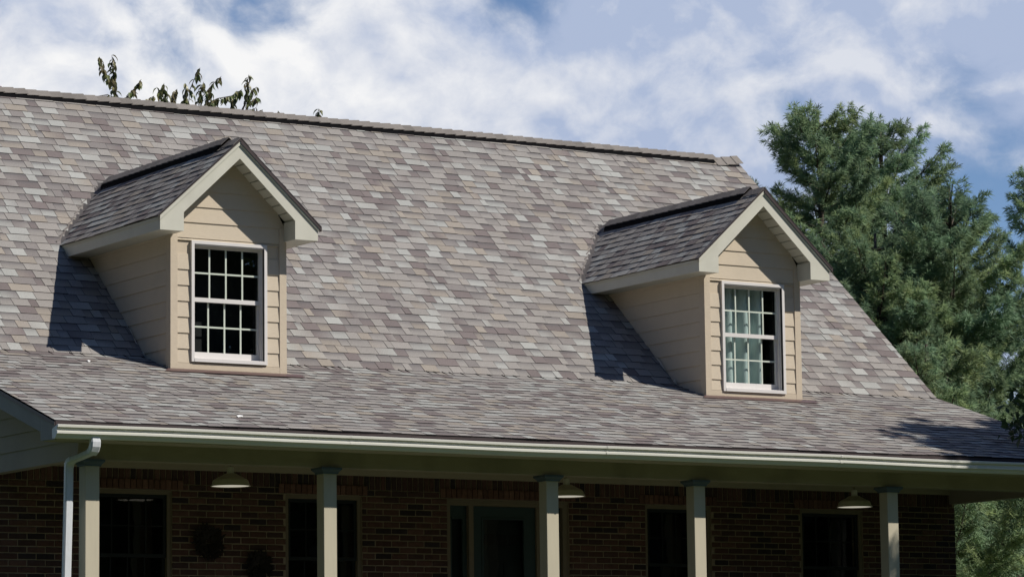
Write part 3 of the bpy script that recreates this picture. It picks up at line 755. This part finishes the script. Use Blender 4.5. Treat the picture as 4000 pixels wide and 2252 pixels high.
    for sg in (-1, 1):
        def S(y, s, h):
            u = 0.965-s*cth; return (xc+sg*(u+sth*h), y, ZR-SLP*u+cth*h+0.004*math.sin(2.2*y+3*s))
        k = 0
        while k*0.118 < Ls-0.03:
            s0 = k*0.118; s1 = min(s0+0.118+0.03, Ls)
            zc = ZR-SLP*(0.965-(s0+0.05)*cth); yend = yv(zc)+0.0
            for (y0, y1, c0, c1, upz) in course_tabs(rd, YF-0.03, yend, k):
                tint = lambda c: c
                b = MB(); j = rd.uniform(-0.002, 0.002)
                y1 = min(y1, yend); last = y1 > yend-0.02
                tab(b, S, y0, y1, s0, s1, (0.0115 if upz else 0.0075), j+0.003*math.sin(2*y0+k), j+0.003*math.sin(2*y1+k), c0, c1, 0.0 if upz else rd.uniform(0.2, 0.6))
                b.build('shingle', ['shingle', 'asphalt_edge'], D)
            # woven end of the course lapping up the main slope
            za = zc
            b = MB(); c = jit((0.15, 0.136, 0.13), 0.12, rd)
            p0, p1 = S(yend-0.004, s0, 0.010), S(yend-0.004, s1, 0.003)
            q0 = (p0[0]+sg*0.018, yend+0.018, zroof(yend+0.018)+0.016); q1 = (p1[0]+sg*0.018, yend+0.105, zroof(yend+0.105)+0.012)
            r0 = (p0[0]+sg*0.045, yend+0.05, zroof(yend+0.05)+0.013); r1 = (p1[0]+sg*0.045, yend+0.13, zroof(yend+0.13)+0.012)
            dn = lambda p: (p[0]+sg*0.004, p[1]-0.006, p[2]-0.012)
            b.face([p0, q0, q1, p1], 0, c)
            b.face([p0, q0, dn(q0), dn(p0)], 1)
            b.build('valley_shingle', ['shingle', 'asphalt_edge'], D)
            k += 1
    # ridge vent and caps
    yr0, yr1 = YF+0.30, yv(ZR)-0.22
    b = MB(); b.prism([(xc-0.115, ZR-0.115), (xc-0.105, ZR-0.045), (xc, ZR+0.045), (xc+0.105, ZR-0.045), (xc+0.115, ZR-0.115)], 'y', yr0+0.02, yr1-0.02); b.build('ridge_vent', 'vent_black', D)
    y = YF-0.03
    while y < yv(ZR)+0.05:
        w = 0.143; hi = y > yr0-0.12 and y+w < yr1+0.08
        z = ZR+(0.058 if hi else 0.012); b = MB(); c = jit((0.16, 0.145, 0.137), 0.15, rd)
        y2 = y+w+0.015; tw = 0.008
        for sg in (-1, 1):
            hw = 0.095
            a = [(xc, y, z+tw*0), (xc, y2, z+tw), (xc+sg*hw, y2, z+tw-hw*0.92), (xc+sg*hw, y, z-hw*0.92)]
            b.hexa(a, [(p[0], p[1], p[2]-0.007) for p in a], 0, c)
        b.build('ridge_cap', 'shingle', D); y += w
    # window
    def WX(u): return xc+u
    fr = MB(); o, i_ = 0.452, 0.412; yo = YD-0.038
    for sg in (-1, 1):
        fr.box(min(WX(sg*o), WX(sg*(o-0.034))), max(WX(sg*o), WX(sg*(o-0.034))), yo, YD+0.004, wz0, wz1)
        fr.box(min(WX(sg*(o-0.034)), WX(sg*(o-0.024))), max(WX(sg*(o-0.034)), WX(sg*(o-0.024))), yo+0.01, YD+0.115, wz0, wz1)
        fr.box(min(WX(sg*0.420), WX(sg*0.405)), max(WX(sg*0.420), WX(sg*0.405)), YD+0.028, YD+0.044, wz0+0.04, wz1-0.03)
    fr.box(WX(-o+0.034), WX(o-0.034), yo+0.001, YD+0.004, wz1-0.034, wz1); fr.box(WX(-o+0.034), WX(o-0.034), yo+0.01, YD+0.115, wz1-0.044, wz1-0.034)
    fr.box(WX(-o+0.034), WX(o-0.034), yo-0.004, YD+0.004, wz0, wz0+0.036); fr.hexa([(WX(-o+0.034), yo+0.006, wz0+0.036), (WX(o-0.034), yo+0.006, wz0+0.036), (WX(o-0.034), YD+0.115, wz0+0.036), (WX(-o+0.034), YD+0.115, wz0+0.036)], [(WX(-o+0.034), yo+0.006, wz0+0.040), (WX(o-0.034), yo+0.006, wz0+0.040), (WX(o-0.034), YD+0.115, wz0+0.062), (WX(-o+0.034), YD+0.115, wz0+0.062)])
    fr.build('window_frame', 'window_white', D)
    zm = 4.578+dz
    sash(D, WX(-0.418), WX(0.418), zm-0.022, wz1-0.046, YD+0.045, 0.024, 4, 2, botrail=0.046, nm='upper_sash', mw=0.018)
    sash(D, WX(-0.418), WX(0.418), wz0+0.052, zm+0.018, YD+0.080, 0.030, 4, 2, botrail=0.066, nm='lower_sash', mw=0.018)
    # dark lining of the room behind
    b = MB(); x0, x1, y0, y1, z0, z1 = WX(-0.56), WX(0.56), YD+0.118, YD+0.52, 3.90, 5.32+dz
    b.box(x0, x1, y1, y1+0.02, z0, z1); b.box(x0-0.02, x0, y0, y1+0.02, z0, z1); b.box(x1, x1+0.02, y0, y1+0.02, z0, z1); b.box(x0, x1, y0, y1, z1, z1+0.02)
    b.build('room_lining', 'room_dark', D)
    # torn pale flashing paper sticking out at the wall foot
    for (t0, t1, seed) in ((0.42, 0.62, 1), (0.74, 0.80, 2)):
        pts = []; rq = random.Random(seed+ix*10); xw = xc-WH-0.006
        for q in range(7):
            t = t0+(t1-t0)*q/6; y = YD+0.30+(1-t)*1.2
            pts.append((xw-0.004, y, zroof(y)+0.014)); pts.append((xw-0.022-rq.uniform(0, 0.014), y, zroof(y)+0.03+rq.uniform(0.02, 0.06)*math.sin(math.pi*(q+0.5)/7)))
        b = MB()
        for q in range(6): b.face([pts[2*q], pts[2*q+2], pts[2*q+3], pts[2*q+1]])
        b.build('torn_flashing', 'flash_white', D)
    return D
D1 = dormer(0, XC[0], DZ[0]); D2 = dormer(1, XC[1], DZ[1])

# ------------------------------------------------------------------ curtain in the second dormer
def curtain():
    b = MB(); n = 90; xa, xb = XC[1]-0.50, XC[1]+0.31; z0, z1 = 3.93, 5.17; m = 10
    g = []
    for j in range(m+1):
        z = z0+(z1-z0)*j/m
        for i in range(n+1):
            t = i/n; x = xa+(xb-xa)*t
            ph = 2*math.pi*(t*3.9+0.07*math.sin(6*t)+0.02*math.sin(j*0.7))
            y = YD+0.225+0.058*math.cos(ph)+0.006*math.sin(3.1*ph)+0.004*math.sin(j*0.9+t*9)
            g.append((x+0.012*math.sin(2*ph), y, z))
    for sgn in (0.0, 0.003):
        k = len(b.v); b.v += [(p[0], p[1]+sgn, p[2]) for p in g]
        for j in range(m):
            for i in range(n):
                q = k+j*(n+1)+i; b.f.append((q, q+1, q+n+2, q+n+1)); b.m.append(0); b.c.append(None)
    o = b.build('curtain', 'curtain', smooth=True)
    tag(o, 'pale aqua pleated curtain hanging behind a dormer window', 'curtain')
curtain()

# ------------------------------------------------------------------ porch lamps
LAMP = [('cream barn pendant lamp hanging above the two dark wreaths', (15.833, 30.85, 2.505)),
        ('cream barn pendant lamp hanging by the front door, partly behind a post', (19.911, 30.85, 2.503)),
        ('cream barn pendant lamp hanging over the window nearest the pines', (23.83, 30.85, 2.482))]
for lab, c in LAMP:
    root = thing('pendant_lamp', lab, 'lamp', c, 'pendant lamps under the porch ceiling')
    b = MB(); b.lathe(c, [(0.062, 0.128), (0.075, 0.118), (0.115, 0.098), (0.158, 0.076), (0.176, 0.064), (0.184, 0.050), (0.192, 0.022), (0.205, 0.006), (0.206, 0.0),
                          (0.200, 0.0), (0.186, 0.020), (0.178, 0.046), (0.170, 0.058), (0.152, 0.068), (0.11, 0.088), (0.06, 0.112), (0.0, 0.112)], 36)
    b.build('shade', 'lamp_cream', root, smooth=True)
    b = MB(); b.lathe(c, [(0.0, 0.128), (0.045, 0.128), (0.040, 0.135), (0.036, 0.14), (0.034, 0.19), (0.028, 0.197), (0.010, 0.20), (0.0, 0.20)], 24); b.build('socket', 'socket_white', root, smooth=True)
    b = MB(); b.tube([(c[0], c[1], c[2]+0.195), (c[0], c[1], 2.90)], 0.006, 8); b.build('stem', 'frame_tan', root)
    b = MB(); b.lathe((c[0], c[1], 2.872), [(0.0, 0.0), (0.05, 0.004), (0.06, 0.02), (0.06, 0.03)], 24); b.build('canopy', 'lamp_cream', root)
    b = MB(); b.lathe(c, [(0.0, 0.035), (0.018, 0.04), (0.028, 0.06), (0.022, 0.09), (0.014, 0.112)], 16); b.build('bulb', 'window_white', root, smooth=True)
    b = MB(); b.lathe(c, [(0.0, 0.002), (0.10, 0.003), (0.199, 0.006), (0.199, 0.010), (0.0, 0.010)], 32); b.build('diffuser', 'lamp_glow', root)

# ------------------------------------------------------------------ wreaths on the brick between the first windows
for lab, cx_, cz_, R, sd_ in (('large dark twig wreath hung on brick between the first two windows', 16.10, 2.00, 0.125, 1), ('smaller lower dark twig wreath hung on brick beside the second window', 16.69, 1.76, 0.10, 2)):
    rw = random.Random(sd_); b = MB()
    for k in range(3):
        b.tube([(cx_+(R+rw.uniform(-0.012, 0.012))*math.cos(t), YW-0.03+rw.uniform(-0.012, 0.012), cz_+(R+rw.uniform(-0.012, 0.012))*math.sin(t)) for t in [2*math.pi*q/20 for q in range(21)]], 0.010, 5)
    for k in range(260):
        t = rw.uniform(0, 2*math.pi); rr0 = R*rw.uniform(0.1, 1.15); a = t+rw.uniform(-0.8, 0.8); l = rw.uniform(0.05, 0.10)
        p = Vector((cx_+rr0*math.cos(t), YW-0.03, cz_+rr0*math.sin(t))); q = p+Vector((l*math.cos(a), rw.uniform(-0.04, 0.02), l*math.sin(a)))
        n = Vector((-math.sin(a), 0.4, math.cos(a)))*0.013; m_ = (p+q)/2
        b.face([p, m_+n, q, m_-n])
    o = b.build('wreath', 'wreath'); tag(o, lab, 'wreath')

# scraps of paper lying on the shingles
for lab, x, y, l in (('small white scrap lying low on the shingles above the gutter', 15.42, 29.845, 0.03), ('tiny white fleck lying on the shingles beside the first dormer foot', 14.886, 32.235, 0.012)):
    b = MB(); z = zroof(y)+0.02; sl = 0.3176
    b.hexa([(x-l, y-0.02, z-0.02*sl-0.006), (x+l, y-0.012, z-0.012*sl), (x+l*0.8, y+0.02, z+0.02*sl), (x-l*0.9, y+0.014, z+0.014*sl-0.002)], [(x-l, y-0.02, z-0.02*sl+0.001), (x+l, y-0.012, z-0.012*sl+0.012), (x+l*0.8, y+0.02, z+0.02*sl+0.009), (x-l*0.9, y+0.014, z+0.014*sl+0.006)])
    o = b.build('paper_scrap', 'scrap'); tag(o, lab, 'scrap')

# ------------------------------------------------------------------ pines
def frames(d, g):
    """orthonormal frames for direction rows d"""
    d = d/np.linalg.norm(d, axis=1, keepdims=True)
    h = np.where(np.abs(d[:, 2:3]) > 0.9, np.array([[1.0, 0, 0]]), np.array([[0, 0, 1.0]]))
    a = np.cross(h, d); a /= np.linalg.norm(a, axis=1, keepdims=True); b = np.cross(d, a)
    th = g.uniform(0, 2*np.pi, (len(d), 1)); return a*np.cos(th)+b*np.sin(th), -a*np.sin(th)+b*np.cos(th), d
def pine(name, label, top, base_z, seed, rmax=3.0, zlow=0.0, needle=0.12, nn=27, dens=1.2, spread=0.95, lean=(0, 0), hue=0.0, group='pines behind the house'):
    g = np.random.default_rng(seed); rq = random.Random(seed)
    tx, ty, tz = top; bx, by = tx+lean[0], ty+lean[1]
    root = thing(name, label, 'tree', (bx, by, base_z), group)
    H = tz-base_z
    def trunk(z):
        t = (z-base_z)/H; return np.array([bx+(tx-bx)*t+0.06*math.sin(z*1.3+seed), by+(ty-by)*t+0.06*math.cos(z*1.1+seed), z])
    tb = MB(); zs = np.linspace(base_z-0.1, tz-0.05, 16)
    tb.tube([tuple(trunk(z)) for z in zs], [0.02+0.16*(1-(z-base_z)/H)**1.1 if z > base_z else 0.26 for z in zs], 8)
    P = []; Dv = []; C = []; limbs = MB()
    z = tz-0.30
    P.append(trunk(tz)); Dv.append([0, 0, 1])
    while z > zlow:
        h = tz-z
        R = min(rmax, spread*h**0.9+0.10)
        n = rq.choice((4, 5, 5, 6)) if h > 0.5 else 3; az0 = rq.uniform(0, 6.28)
        for k in range(n):
            L = R*rq.uniform(0.62, 1.05)*(1.0 if rq.random() > 0.12 else 0.5); az = az0+2*math.pi*k/n+rq.uniform(-0.35, 0.35)
            rise = 0.75 if h < 1.5 else (0.32 if h < 4 else 0.12); rise += rq.uniform(-0.15, 0.15); rise = min(rise, (h+rq.uniform(-0.25, 0.0))/L-0.28)
            c = trunk(z); o = np.array([math.cos(az), math.sin(az), 0])
            def pt(t): return c+o*L*t*(1-0.08*t)+np.array([0, 0, L*(rise*t+0.28*t*t-0.10*math.sin(t*3.1)*(h > 3))])
            limbs.tube([tuple(pt(t)) for t in (0, 0.35, 0.7, 1.0)], [0.012+0.018*L*0.6, 0.010+0.010*L*0.5, 0.010, 0.006], 4)
            nt_ = max(4, int(L/0.085*dens)); side = np.array([-o[1], o[0], 0])
            shade = rq.uniform(0.75, 1.25); yel = rq.random()
            for q in range(nt_):
                t = 0.12+0.88*((q+rq.random())/nt_)**0.8; p = pt(t)
                for s_ in (-1, 1):
                    l = (0.16+0.40*(1-t)*min(L, 1.6))*rq.uniform(0.6, 1.3)
                    dr = o*rq.uniform(0.4, 0.95)+side*s_*rq.uniform(0.4, 0.95)+np.array([0, 0, rq.uniform(0.1, 0.75)]); dr /= np.linalg.norm(dr)
                    m = max(1, int(l/0.095))
                    if l > 0.25: limbs.tube([tuple(p), tuple(p+dr*l)], [0.006, 0.003], 3, caps=False)
                    for e in range(m):
                        P.append(p+dr*l*(e+1)/m); Dv.append(dr+np.array([0, 0, 0.35])); C.append((shade, yel))
            P.append(pt(1.0)); Dv.append(o*0.6+np.array([0, 0, 0.8])); C.append((shade, yel))
        z -= rq.uniform(0.28, 0.42) if h < 2 else rq.uniform(0.48, 0.70)
    P = np.array(P); Dv = np.array(Dv, float); n = len(P)
    while len(C) < n: C.append((1.0, 0.5))
    A, B, Dd = frames(Dv, g)
    ph = g.uniform(0, 2*np.pi, (n, nn, 1)); an = np.radians(g.uniform(12, 82, (n, nn, 1))); ln = needle*g.uniform(0.7, 1.15, (n, nn, 1))
    dirs = Dd[:, None]*np.cos(an)+(A[:, None]*np.cos(ph)+B[:, None]*np.sin(ph))*np.sin(an)
    st = P[:, None]-Dd[:, None]*g.uniform(0, 0.07, (n, nn, 1))
    tip = st+dirs*ln; tip[..., 2] -= ln[..., 0]*0.22*np.sin(an[..., 0])
    sd_ = np.cross(dirs, g.normal(0, 1, (n, nn, 3))); sd_ /= np.linalg.norm(sd_, axis=2, keepdims=True)
    wd = 0.0056*needle/0.12
    mid = st+(tip-st)*0.45+np.array([0, 0, 0.006])
    v = np.stack([st, mid+sd_*wd, tip, mid-sd_*wd], 2).reshape(-1, 3)
    N4 = n*nn; base = np.arange(N4)*4
    tri = np.concatenate([np.stack([base, base+1, base+2], 1), np.stack([base, base+2, base+3], 1)])
    Cc = np.array(C); sh = Cc[:, 0:1]*g.uniform(0.8, 1.2, (n, 1)); yl = Cc[:, 1:2]*0.6+g.uniform(0, 0.5, (n, 1))+hue
    green = np.array([[0.205, 0.310, 0.190]]); yel_ = np.array([[0.34, 0.39, 0.155]])
    col = (green*(1-np.clip(yl-0.35, 0, 1))+yel_*np.clip(yl-0.35, 0, 1))*sh
    cols = np.repeat(col, nn*4, axis=0)
    np_mesh('crown', 'needles', v, tri, cols, root)
    tr = tb.build('trunk', 'bark', root, smooth=True)
    limbs.build('limbs', 'bark', root)
    return root
GB = -0.25
pine('pine_tree', 'pine with the tallest tip, its crown rising right behind the roof end', at_dist(3195, 418, 52), GB, 3, 2.9, 1.2, spread=0.70)
pine('pine_tree', 'broad pine with a flat bushy top, second tallest of the clump', at_dist(3440, 462, 53.5), GB, 4, 3.1, 0.8, spread=0.78)
pine('pine_tree', 'shorter pine with drooping blue green boughs in front of the broad pine', at_dist(3705, 720, 50.5), GB, 5, 2.6, 0.2, spread=0.72, hue=-0.1)
pine('pine_tree', 'slender dark pine standing apart beyond the porch end', at_dist(4050, 640, 56.0), GB, 6, 2.2, 0.2, spread=0.36, hue=-0.15)
pine('pine_tree', 'low pale pine showing beneath the porch roof beside the brick corner', at_dist(3625, 1330, 46.5), GB, 18, 2.7, 0.0, spread=0.95, hue=0.12)
pine('pine_tree', 'squat dense pine close behind the roof end, below the tall tip', at_dist(3420, 900, 50.0), GB, 9, 2.6, 0.6, spread=1.0)

# ------------------------------------------------------------------ broadleaf trees
def leaf_mesh(name, L, W, fold, droop, col):
    b = MB(); n = 5; prof = [0.0, 0.75, 1.0, 0.7, 0.0]
    for sgn in (-1, 1):
        for i in range(n-1):
            t0, t1 = i/(n-1), (i+1)/(n-1)
            def q(t, w): return (L*t*math.cos(droop*t), sgn*W*w, -L*t*math.sin(droop*t)+abs(w)*W*fold)
            b.face([q(t0, 0), q(t1, 0), q(t1, prof[i+1]), q(t0, prof[i])], 0, col)
    me = bpy.data.meshes.new(name); me.from_pydata(b.v, [], b.f); me.materials.append(MATS['leaf'])
    ca = me.color_attributes.new('Col', 'FLOAT_COLOR', 'CORNER'); buf = []
    for f, c in zip(b.f, b.c): buf += [c[0], c[1], c[2], 1.0]*len(f)
    ca.data.foreach_set('color', buf); return me
def leaf_cloud(P, seed, size, cols, aspect=0.36):
    """one triangle-pair leaf per row of P (numpy)"""
    g = np.random.default_rng(seed); n = len(P)
    d = g.normal(0, 1, (n, 3)); d[:, 2] -= 0.7; d /= np.linalg.norm(d, axis=1, keepdims=True)
    A, B, Dd = frames(d, g); s = size*g.uniform(0.7, 1.25, (n, 1))
    mid = P+Dd*s*0.5; v = np.stack([P, mid+A*s*aspect*0.5+B*s*0.05, P+Dd*s, mid-A*s*aspect*0.5+B*s*0.05], 1).reshape(-1, 3)
    base = np.arange(n)*4; tri = np.concatenate([np.stack([base, base+1, base+2], 1), np.stack([base, base+2, base+3], 1)])
    c = np.array(cols)[g.integers(0, len(cols), n)]*g.uniform(0.75, 1.25, (n, 1))
    return v, tri, np.repeat(c, 4, axis=0)
LEAFC = [(0.13, 0.165, 0.055), (0.165, 0.185, 0.07), (0.09, 0.12, 0.045), (0.21, 0.20, 0.09), (0.16, 0.135, 0.065)]

def back_tree():
    Y = 41.5; base = (20.6, 42.6, GB)
    root = thing('fruit_tree', 'slender broadleaf tree behind the house, sparse drooping shoots poking above the ridge', 'tree', base)
    tw = MB(); fork = Vector((20.7, 42.3, 5.6))
    tw.tube([base, (20.62, 42.55, 2.5), tuple(fork)], [0.16, 0.13, 0.10], 8)
    # shoots: pixel paths of each visible shoot, leaf count
    shoots = [([(455, 400), (448, 340), (440, 280), (437, 215)], 26, 1.0), ([(447, 335), (415, 290), (395, 255), (388, 222)], 15, 1.0),
              ([(470, 400), (500, 375), (535, 335), (552, 310)], 14, 0.9), ([(470, 395), (420, 370), (385, 375)], 9, 0.8), ([(440, 380), (490, 385), (520, 350)], 10, 0.9),
              ([(560, 405), (585, 385), (602, 375)], 8, 0.8), ([(660, 410), (645, 370), (640, 325)], 9, 1.0), ([(655, 405), (625, 365), (612, 340)], 7, 1.0), ([(668, 410), (680, 370), (692, 348)], 9, 1.0),
              ([(735, 420), (742, 350), (768, 290), (782, 265)], 8, 1.05), ([(735, 425), (728, 380), (724, 325)], 11, 1.05), ([(760, 420), (785, 370), (795, 320)], 12, 1.0), ([(790, 380), (830, 330), (865, 298)], 8, 1.0),
              ([(770, 430), (820, 400), (850, 385), (905, 375), (945, 350)], 24, 0.95), ([(800, 425), (815, 375), (822, 358)], 12, 0.9), ([(900, 425), (915, 380), (925, 355)], 13, 0.9), ([(960, 440), (968, 380), (965, 330), (972, 292)], 18, 0.9), ([(965, 390), (985, 355), (1002, 340)], 8, 0.85), ([(960, 400), (990, 395), (1003, 378)], 7, 0.85), ([(965, 425), (990, 430), (1000, 420)], 5, 0.8),
              ([(1022, 452), (1024, 440), (1026, 428)], 5, 0.9), ([(1085, 458), (1088, 445), (1086, 432)], 3, 0.9), ([(1235, 470), (1240, 445), (1246, 425)], 6, 1.0)]
    rq = random.Random(17)
    ms = [leaf_mesh('leaf', 0.125, 0.026, 0.5, dr, c) for dr in (0.5, 1.0) for c in LEAFC]
    for path, nl, sz in shoots:
        nl = int(nl*1.8)
        dy = rq.uniform(-0.5, 0.5); pts = [Vector(at_y(px, py, Y+dy)) for px, py in path]
        start = pts[0]; low = Vector((start.x*0.6+fork.x*0.4, Y+0.4, start.z-1.1))
        tw.tube([tuple(fork), tuple(low), tuple(pts[0])]+[tuple(p) for p in pts[1:]], [0.03, 0.014, 0.008]+[0.0065]*(len(pts)-2)+[0.003], 5)
        for k in range(nl):
            t = (0.15+0.85*(k+rq.random())/nl)*(len(pts)-1); i = min(int(t), len(pts)-2); p = pts[i].lerp(pts[i+1], t-i)
            ob = link('leaf', rq.choice(ms), p, root)
            ob.rotation_euler = (rq.uniform(-0.5, 0.5), rq.uniform(0.1, 1.2), rq.uniform(0, 6.28)); s = sz*rq.uniform(0.75, 1.2); ob.scale = (s, s, s)
    tw.build('trunk', 'bark', root)
    g = np.random.default_rng(2); n = 7000
    c = g.normal(0, 1, (n, 3))*np.array([1.5, 1.0, 0.8])+np.array([20.8, 42.6, 5.3]); c[:, 2] = np.minimum(c[:, 2], 7.2)
    v, t, cc = leaf_cloud(c, 5, 0.11, LEAFC); np_mesh('crown', 'leaf', v, t, cc, root, kind='stuff')
back_tree()

def shade_tree():
    """tree beside the porch end; its crown throws the dappled shade over the roof corner"""
    base = (31.2, 26.2, -0.15)
    root = thing('shade_tree', 'leafy tree beside the porch end, a few drooping sprays reaching over the roof corner', 'tree', base)
    tr = MB(); tr.tube([base, (31.15, 26.25, 2.2), (30.9, 26.4, 4.4)], [0.22, 0.18, 0.14], 10)
    g = np.random.default_rng(12); rq = random.Random(12)
    # crown clumps: places whose shade falls on the roof corner, taken along the sun's direction
    S = np.array(SUN); S = S/-S[1]                    # per metre of -y
    clumps = []
    spots = [(24.05, 30.62, 0.07), (24.2, 30.45, 0.10), (24.45, 30.7, 0.15), (24.8, 31.0, 0.13), (25.2, 31.35, 0.10), (26.6, 31.4, 0.2), (24.35, 30.1, 0.10), (23.95, 30.35, 0.05), (24.3, 29.85, 0.08), (24.1, 29.45, 0.10), (24.0, 29.05, 0.10), (23.75, 28.9, 0.07), (23.6, 28.45, 0.12), (23.72, 28.1, 0.10), (23.5, 27.75, 0.10)]
    for iy in range(8):
        y = 28.2+0.42*iy
        for ix in range(11):
            x = 24.75+0.36*ix+0.1*(iy % 2)+rq.uniform(-0.06, 0.06)
            if y > 31.1 and x < 26.3: continue
            spots.append((x-(0.35 if y < 29.9 else 0), y+rq.uniform(-0.06, 0.06), rq.uniform(0.24, 0.33)))
    hub = Vector((30.4, 26.6, 6.0))
    spots += [(x+rq.uniform(-0.1, 0.1), y+rq.uniform(-0.1, 0.1), r) for x, y, r in spots if r > 0.2]
    for i, (x, y, r) in enumerate(spots):
        z = P0[1]+(y-P0[0])*0.3181; t = rq.uniform(2.9, 4.4)+0.25*(27-min(x, 27))
        while math.atan2(x+S[0]*t-0.4, y+S[1]*t) < math.radians(41.6): t += 0.2
        c = np.array([x, y, z])+S*t
        clumps.append((c, r))
        tr.tube([(30.9, 26.4, 4.4), tuple(hub.lerp(Vector(c), 0.35)), tuple(c)], [0.06, 0.035, 0.01], 6)
    for k in range(46):                               # rest of the crown
        a = rq.uniform(0, 6.28); q = rq.uniform(0.3, 1.0)**0.5
        c = np.array([31.4+2.2*q*math.cos(a), 25.6+2.2*q*math.sin(a), rq.uniform(4.6, 9.0)])
        if math.atan2(c[0], c[1]) < math.radians(43.5): continue
        clumps.append((c, rq.uniform(0.5, 0.8)))
        if k % 3 == 0: tr.tube([(30.9, 26.4, 4.4), tuple(c)], [0.06, 0.015], 6)
    P = []
    for c, r in clumps:
        n = int(620*r*(1+2.6*r)); q = g.normal(0, 1, (n, 3)); q /= np.linalg.norm(q, axis=1, keepdims=True); q *= (g.uniform(0, 1, (n, 1))**(1/2.4))*r*1.05
        P.append(c+q)
    # sprays drooping into view past the roof end
    for (px, py, D, n, r) in ((3978, 1640, 39.6, 20, 0.13), (3992, 1560, 39.6, 24, 0.16), (3985, 1690, 39.4, 14, 0.09), (4005, 1600, 39.6, 40, 0.2), (3962, 1665, 39.4, 9, 0.06)):
        c = at_dist(px, py, D); tr.tube([tuple(hub), tuple(np.array(hub)*0.4+c*0.6+np.array([0, 0, 0.5])), tuple(c)], [0.03, 0.012, 0.004], 5)
        q = g.normal(0, 1, (n, 3))*r*0.55; q[:, 2] *= 1.5; P.append(c+q)
    P = np.concatenate(P)
    v, t, cc = leaf_cloud(P, 9, 0.125, [(0.05, 0.085, 0.025), (0.065, 0.10, 0.03), (0.04, 0.07, 0.022)], 0.45)
    np_mesh('crown', 'leaf', v, t, cc, root); tr.build('trunk', 'bark', root)
shade_tree()

def wood():
    """unseen woodland behind the camera, mirrored by windows; carried round to cut sky light"""
    g = np.random.default_rng(4); P = []
    for k in range(110):  # unseen trees added round the sides to block ambient sky light
        an = math.radians(62+265*(k+0.5)/110); rad = 50+g.uniform(-4, 10); x = 18+rad*math.sin(an); y = 16+rad*math.cos(an); h = g.uniform(21, 29); r = g.uniform(3.2, 5.0)
        n = 1000; q = g.normal(0, 1, (n, 3)); q /= np.linalg.norm(q, axis=1, keepdims=True); q *= g.uniform(0.55, 1, (n, 1))
        P.append(np.array([x, y, -1.6+h*0.52])+q*np.array([r, r, h*0.5]))
    P = np.concatenate(P)
    v, t, cc = leaf_cloud(P, 3, 1.35, [(0.045, 0.08, 0.025), (0.06, 0.095, 0.03), (0.035, 0.06, 0.02)], 0.7)
    o = np_mesh('wood', 'leaf', v, t, cc, kind='stuff'); o['label'] = 'unseen dense leafy wood facing the house, extended round the lawn to block low sky light'; o['category'] = 'wood'
wood()
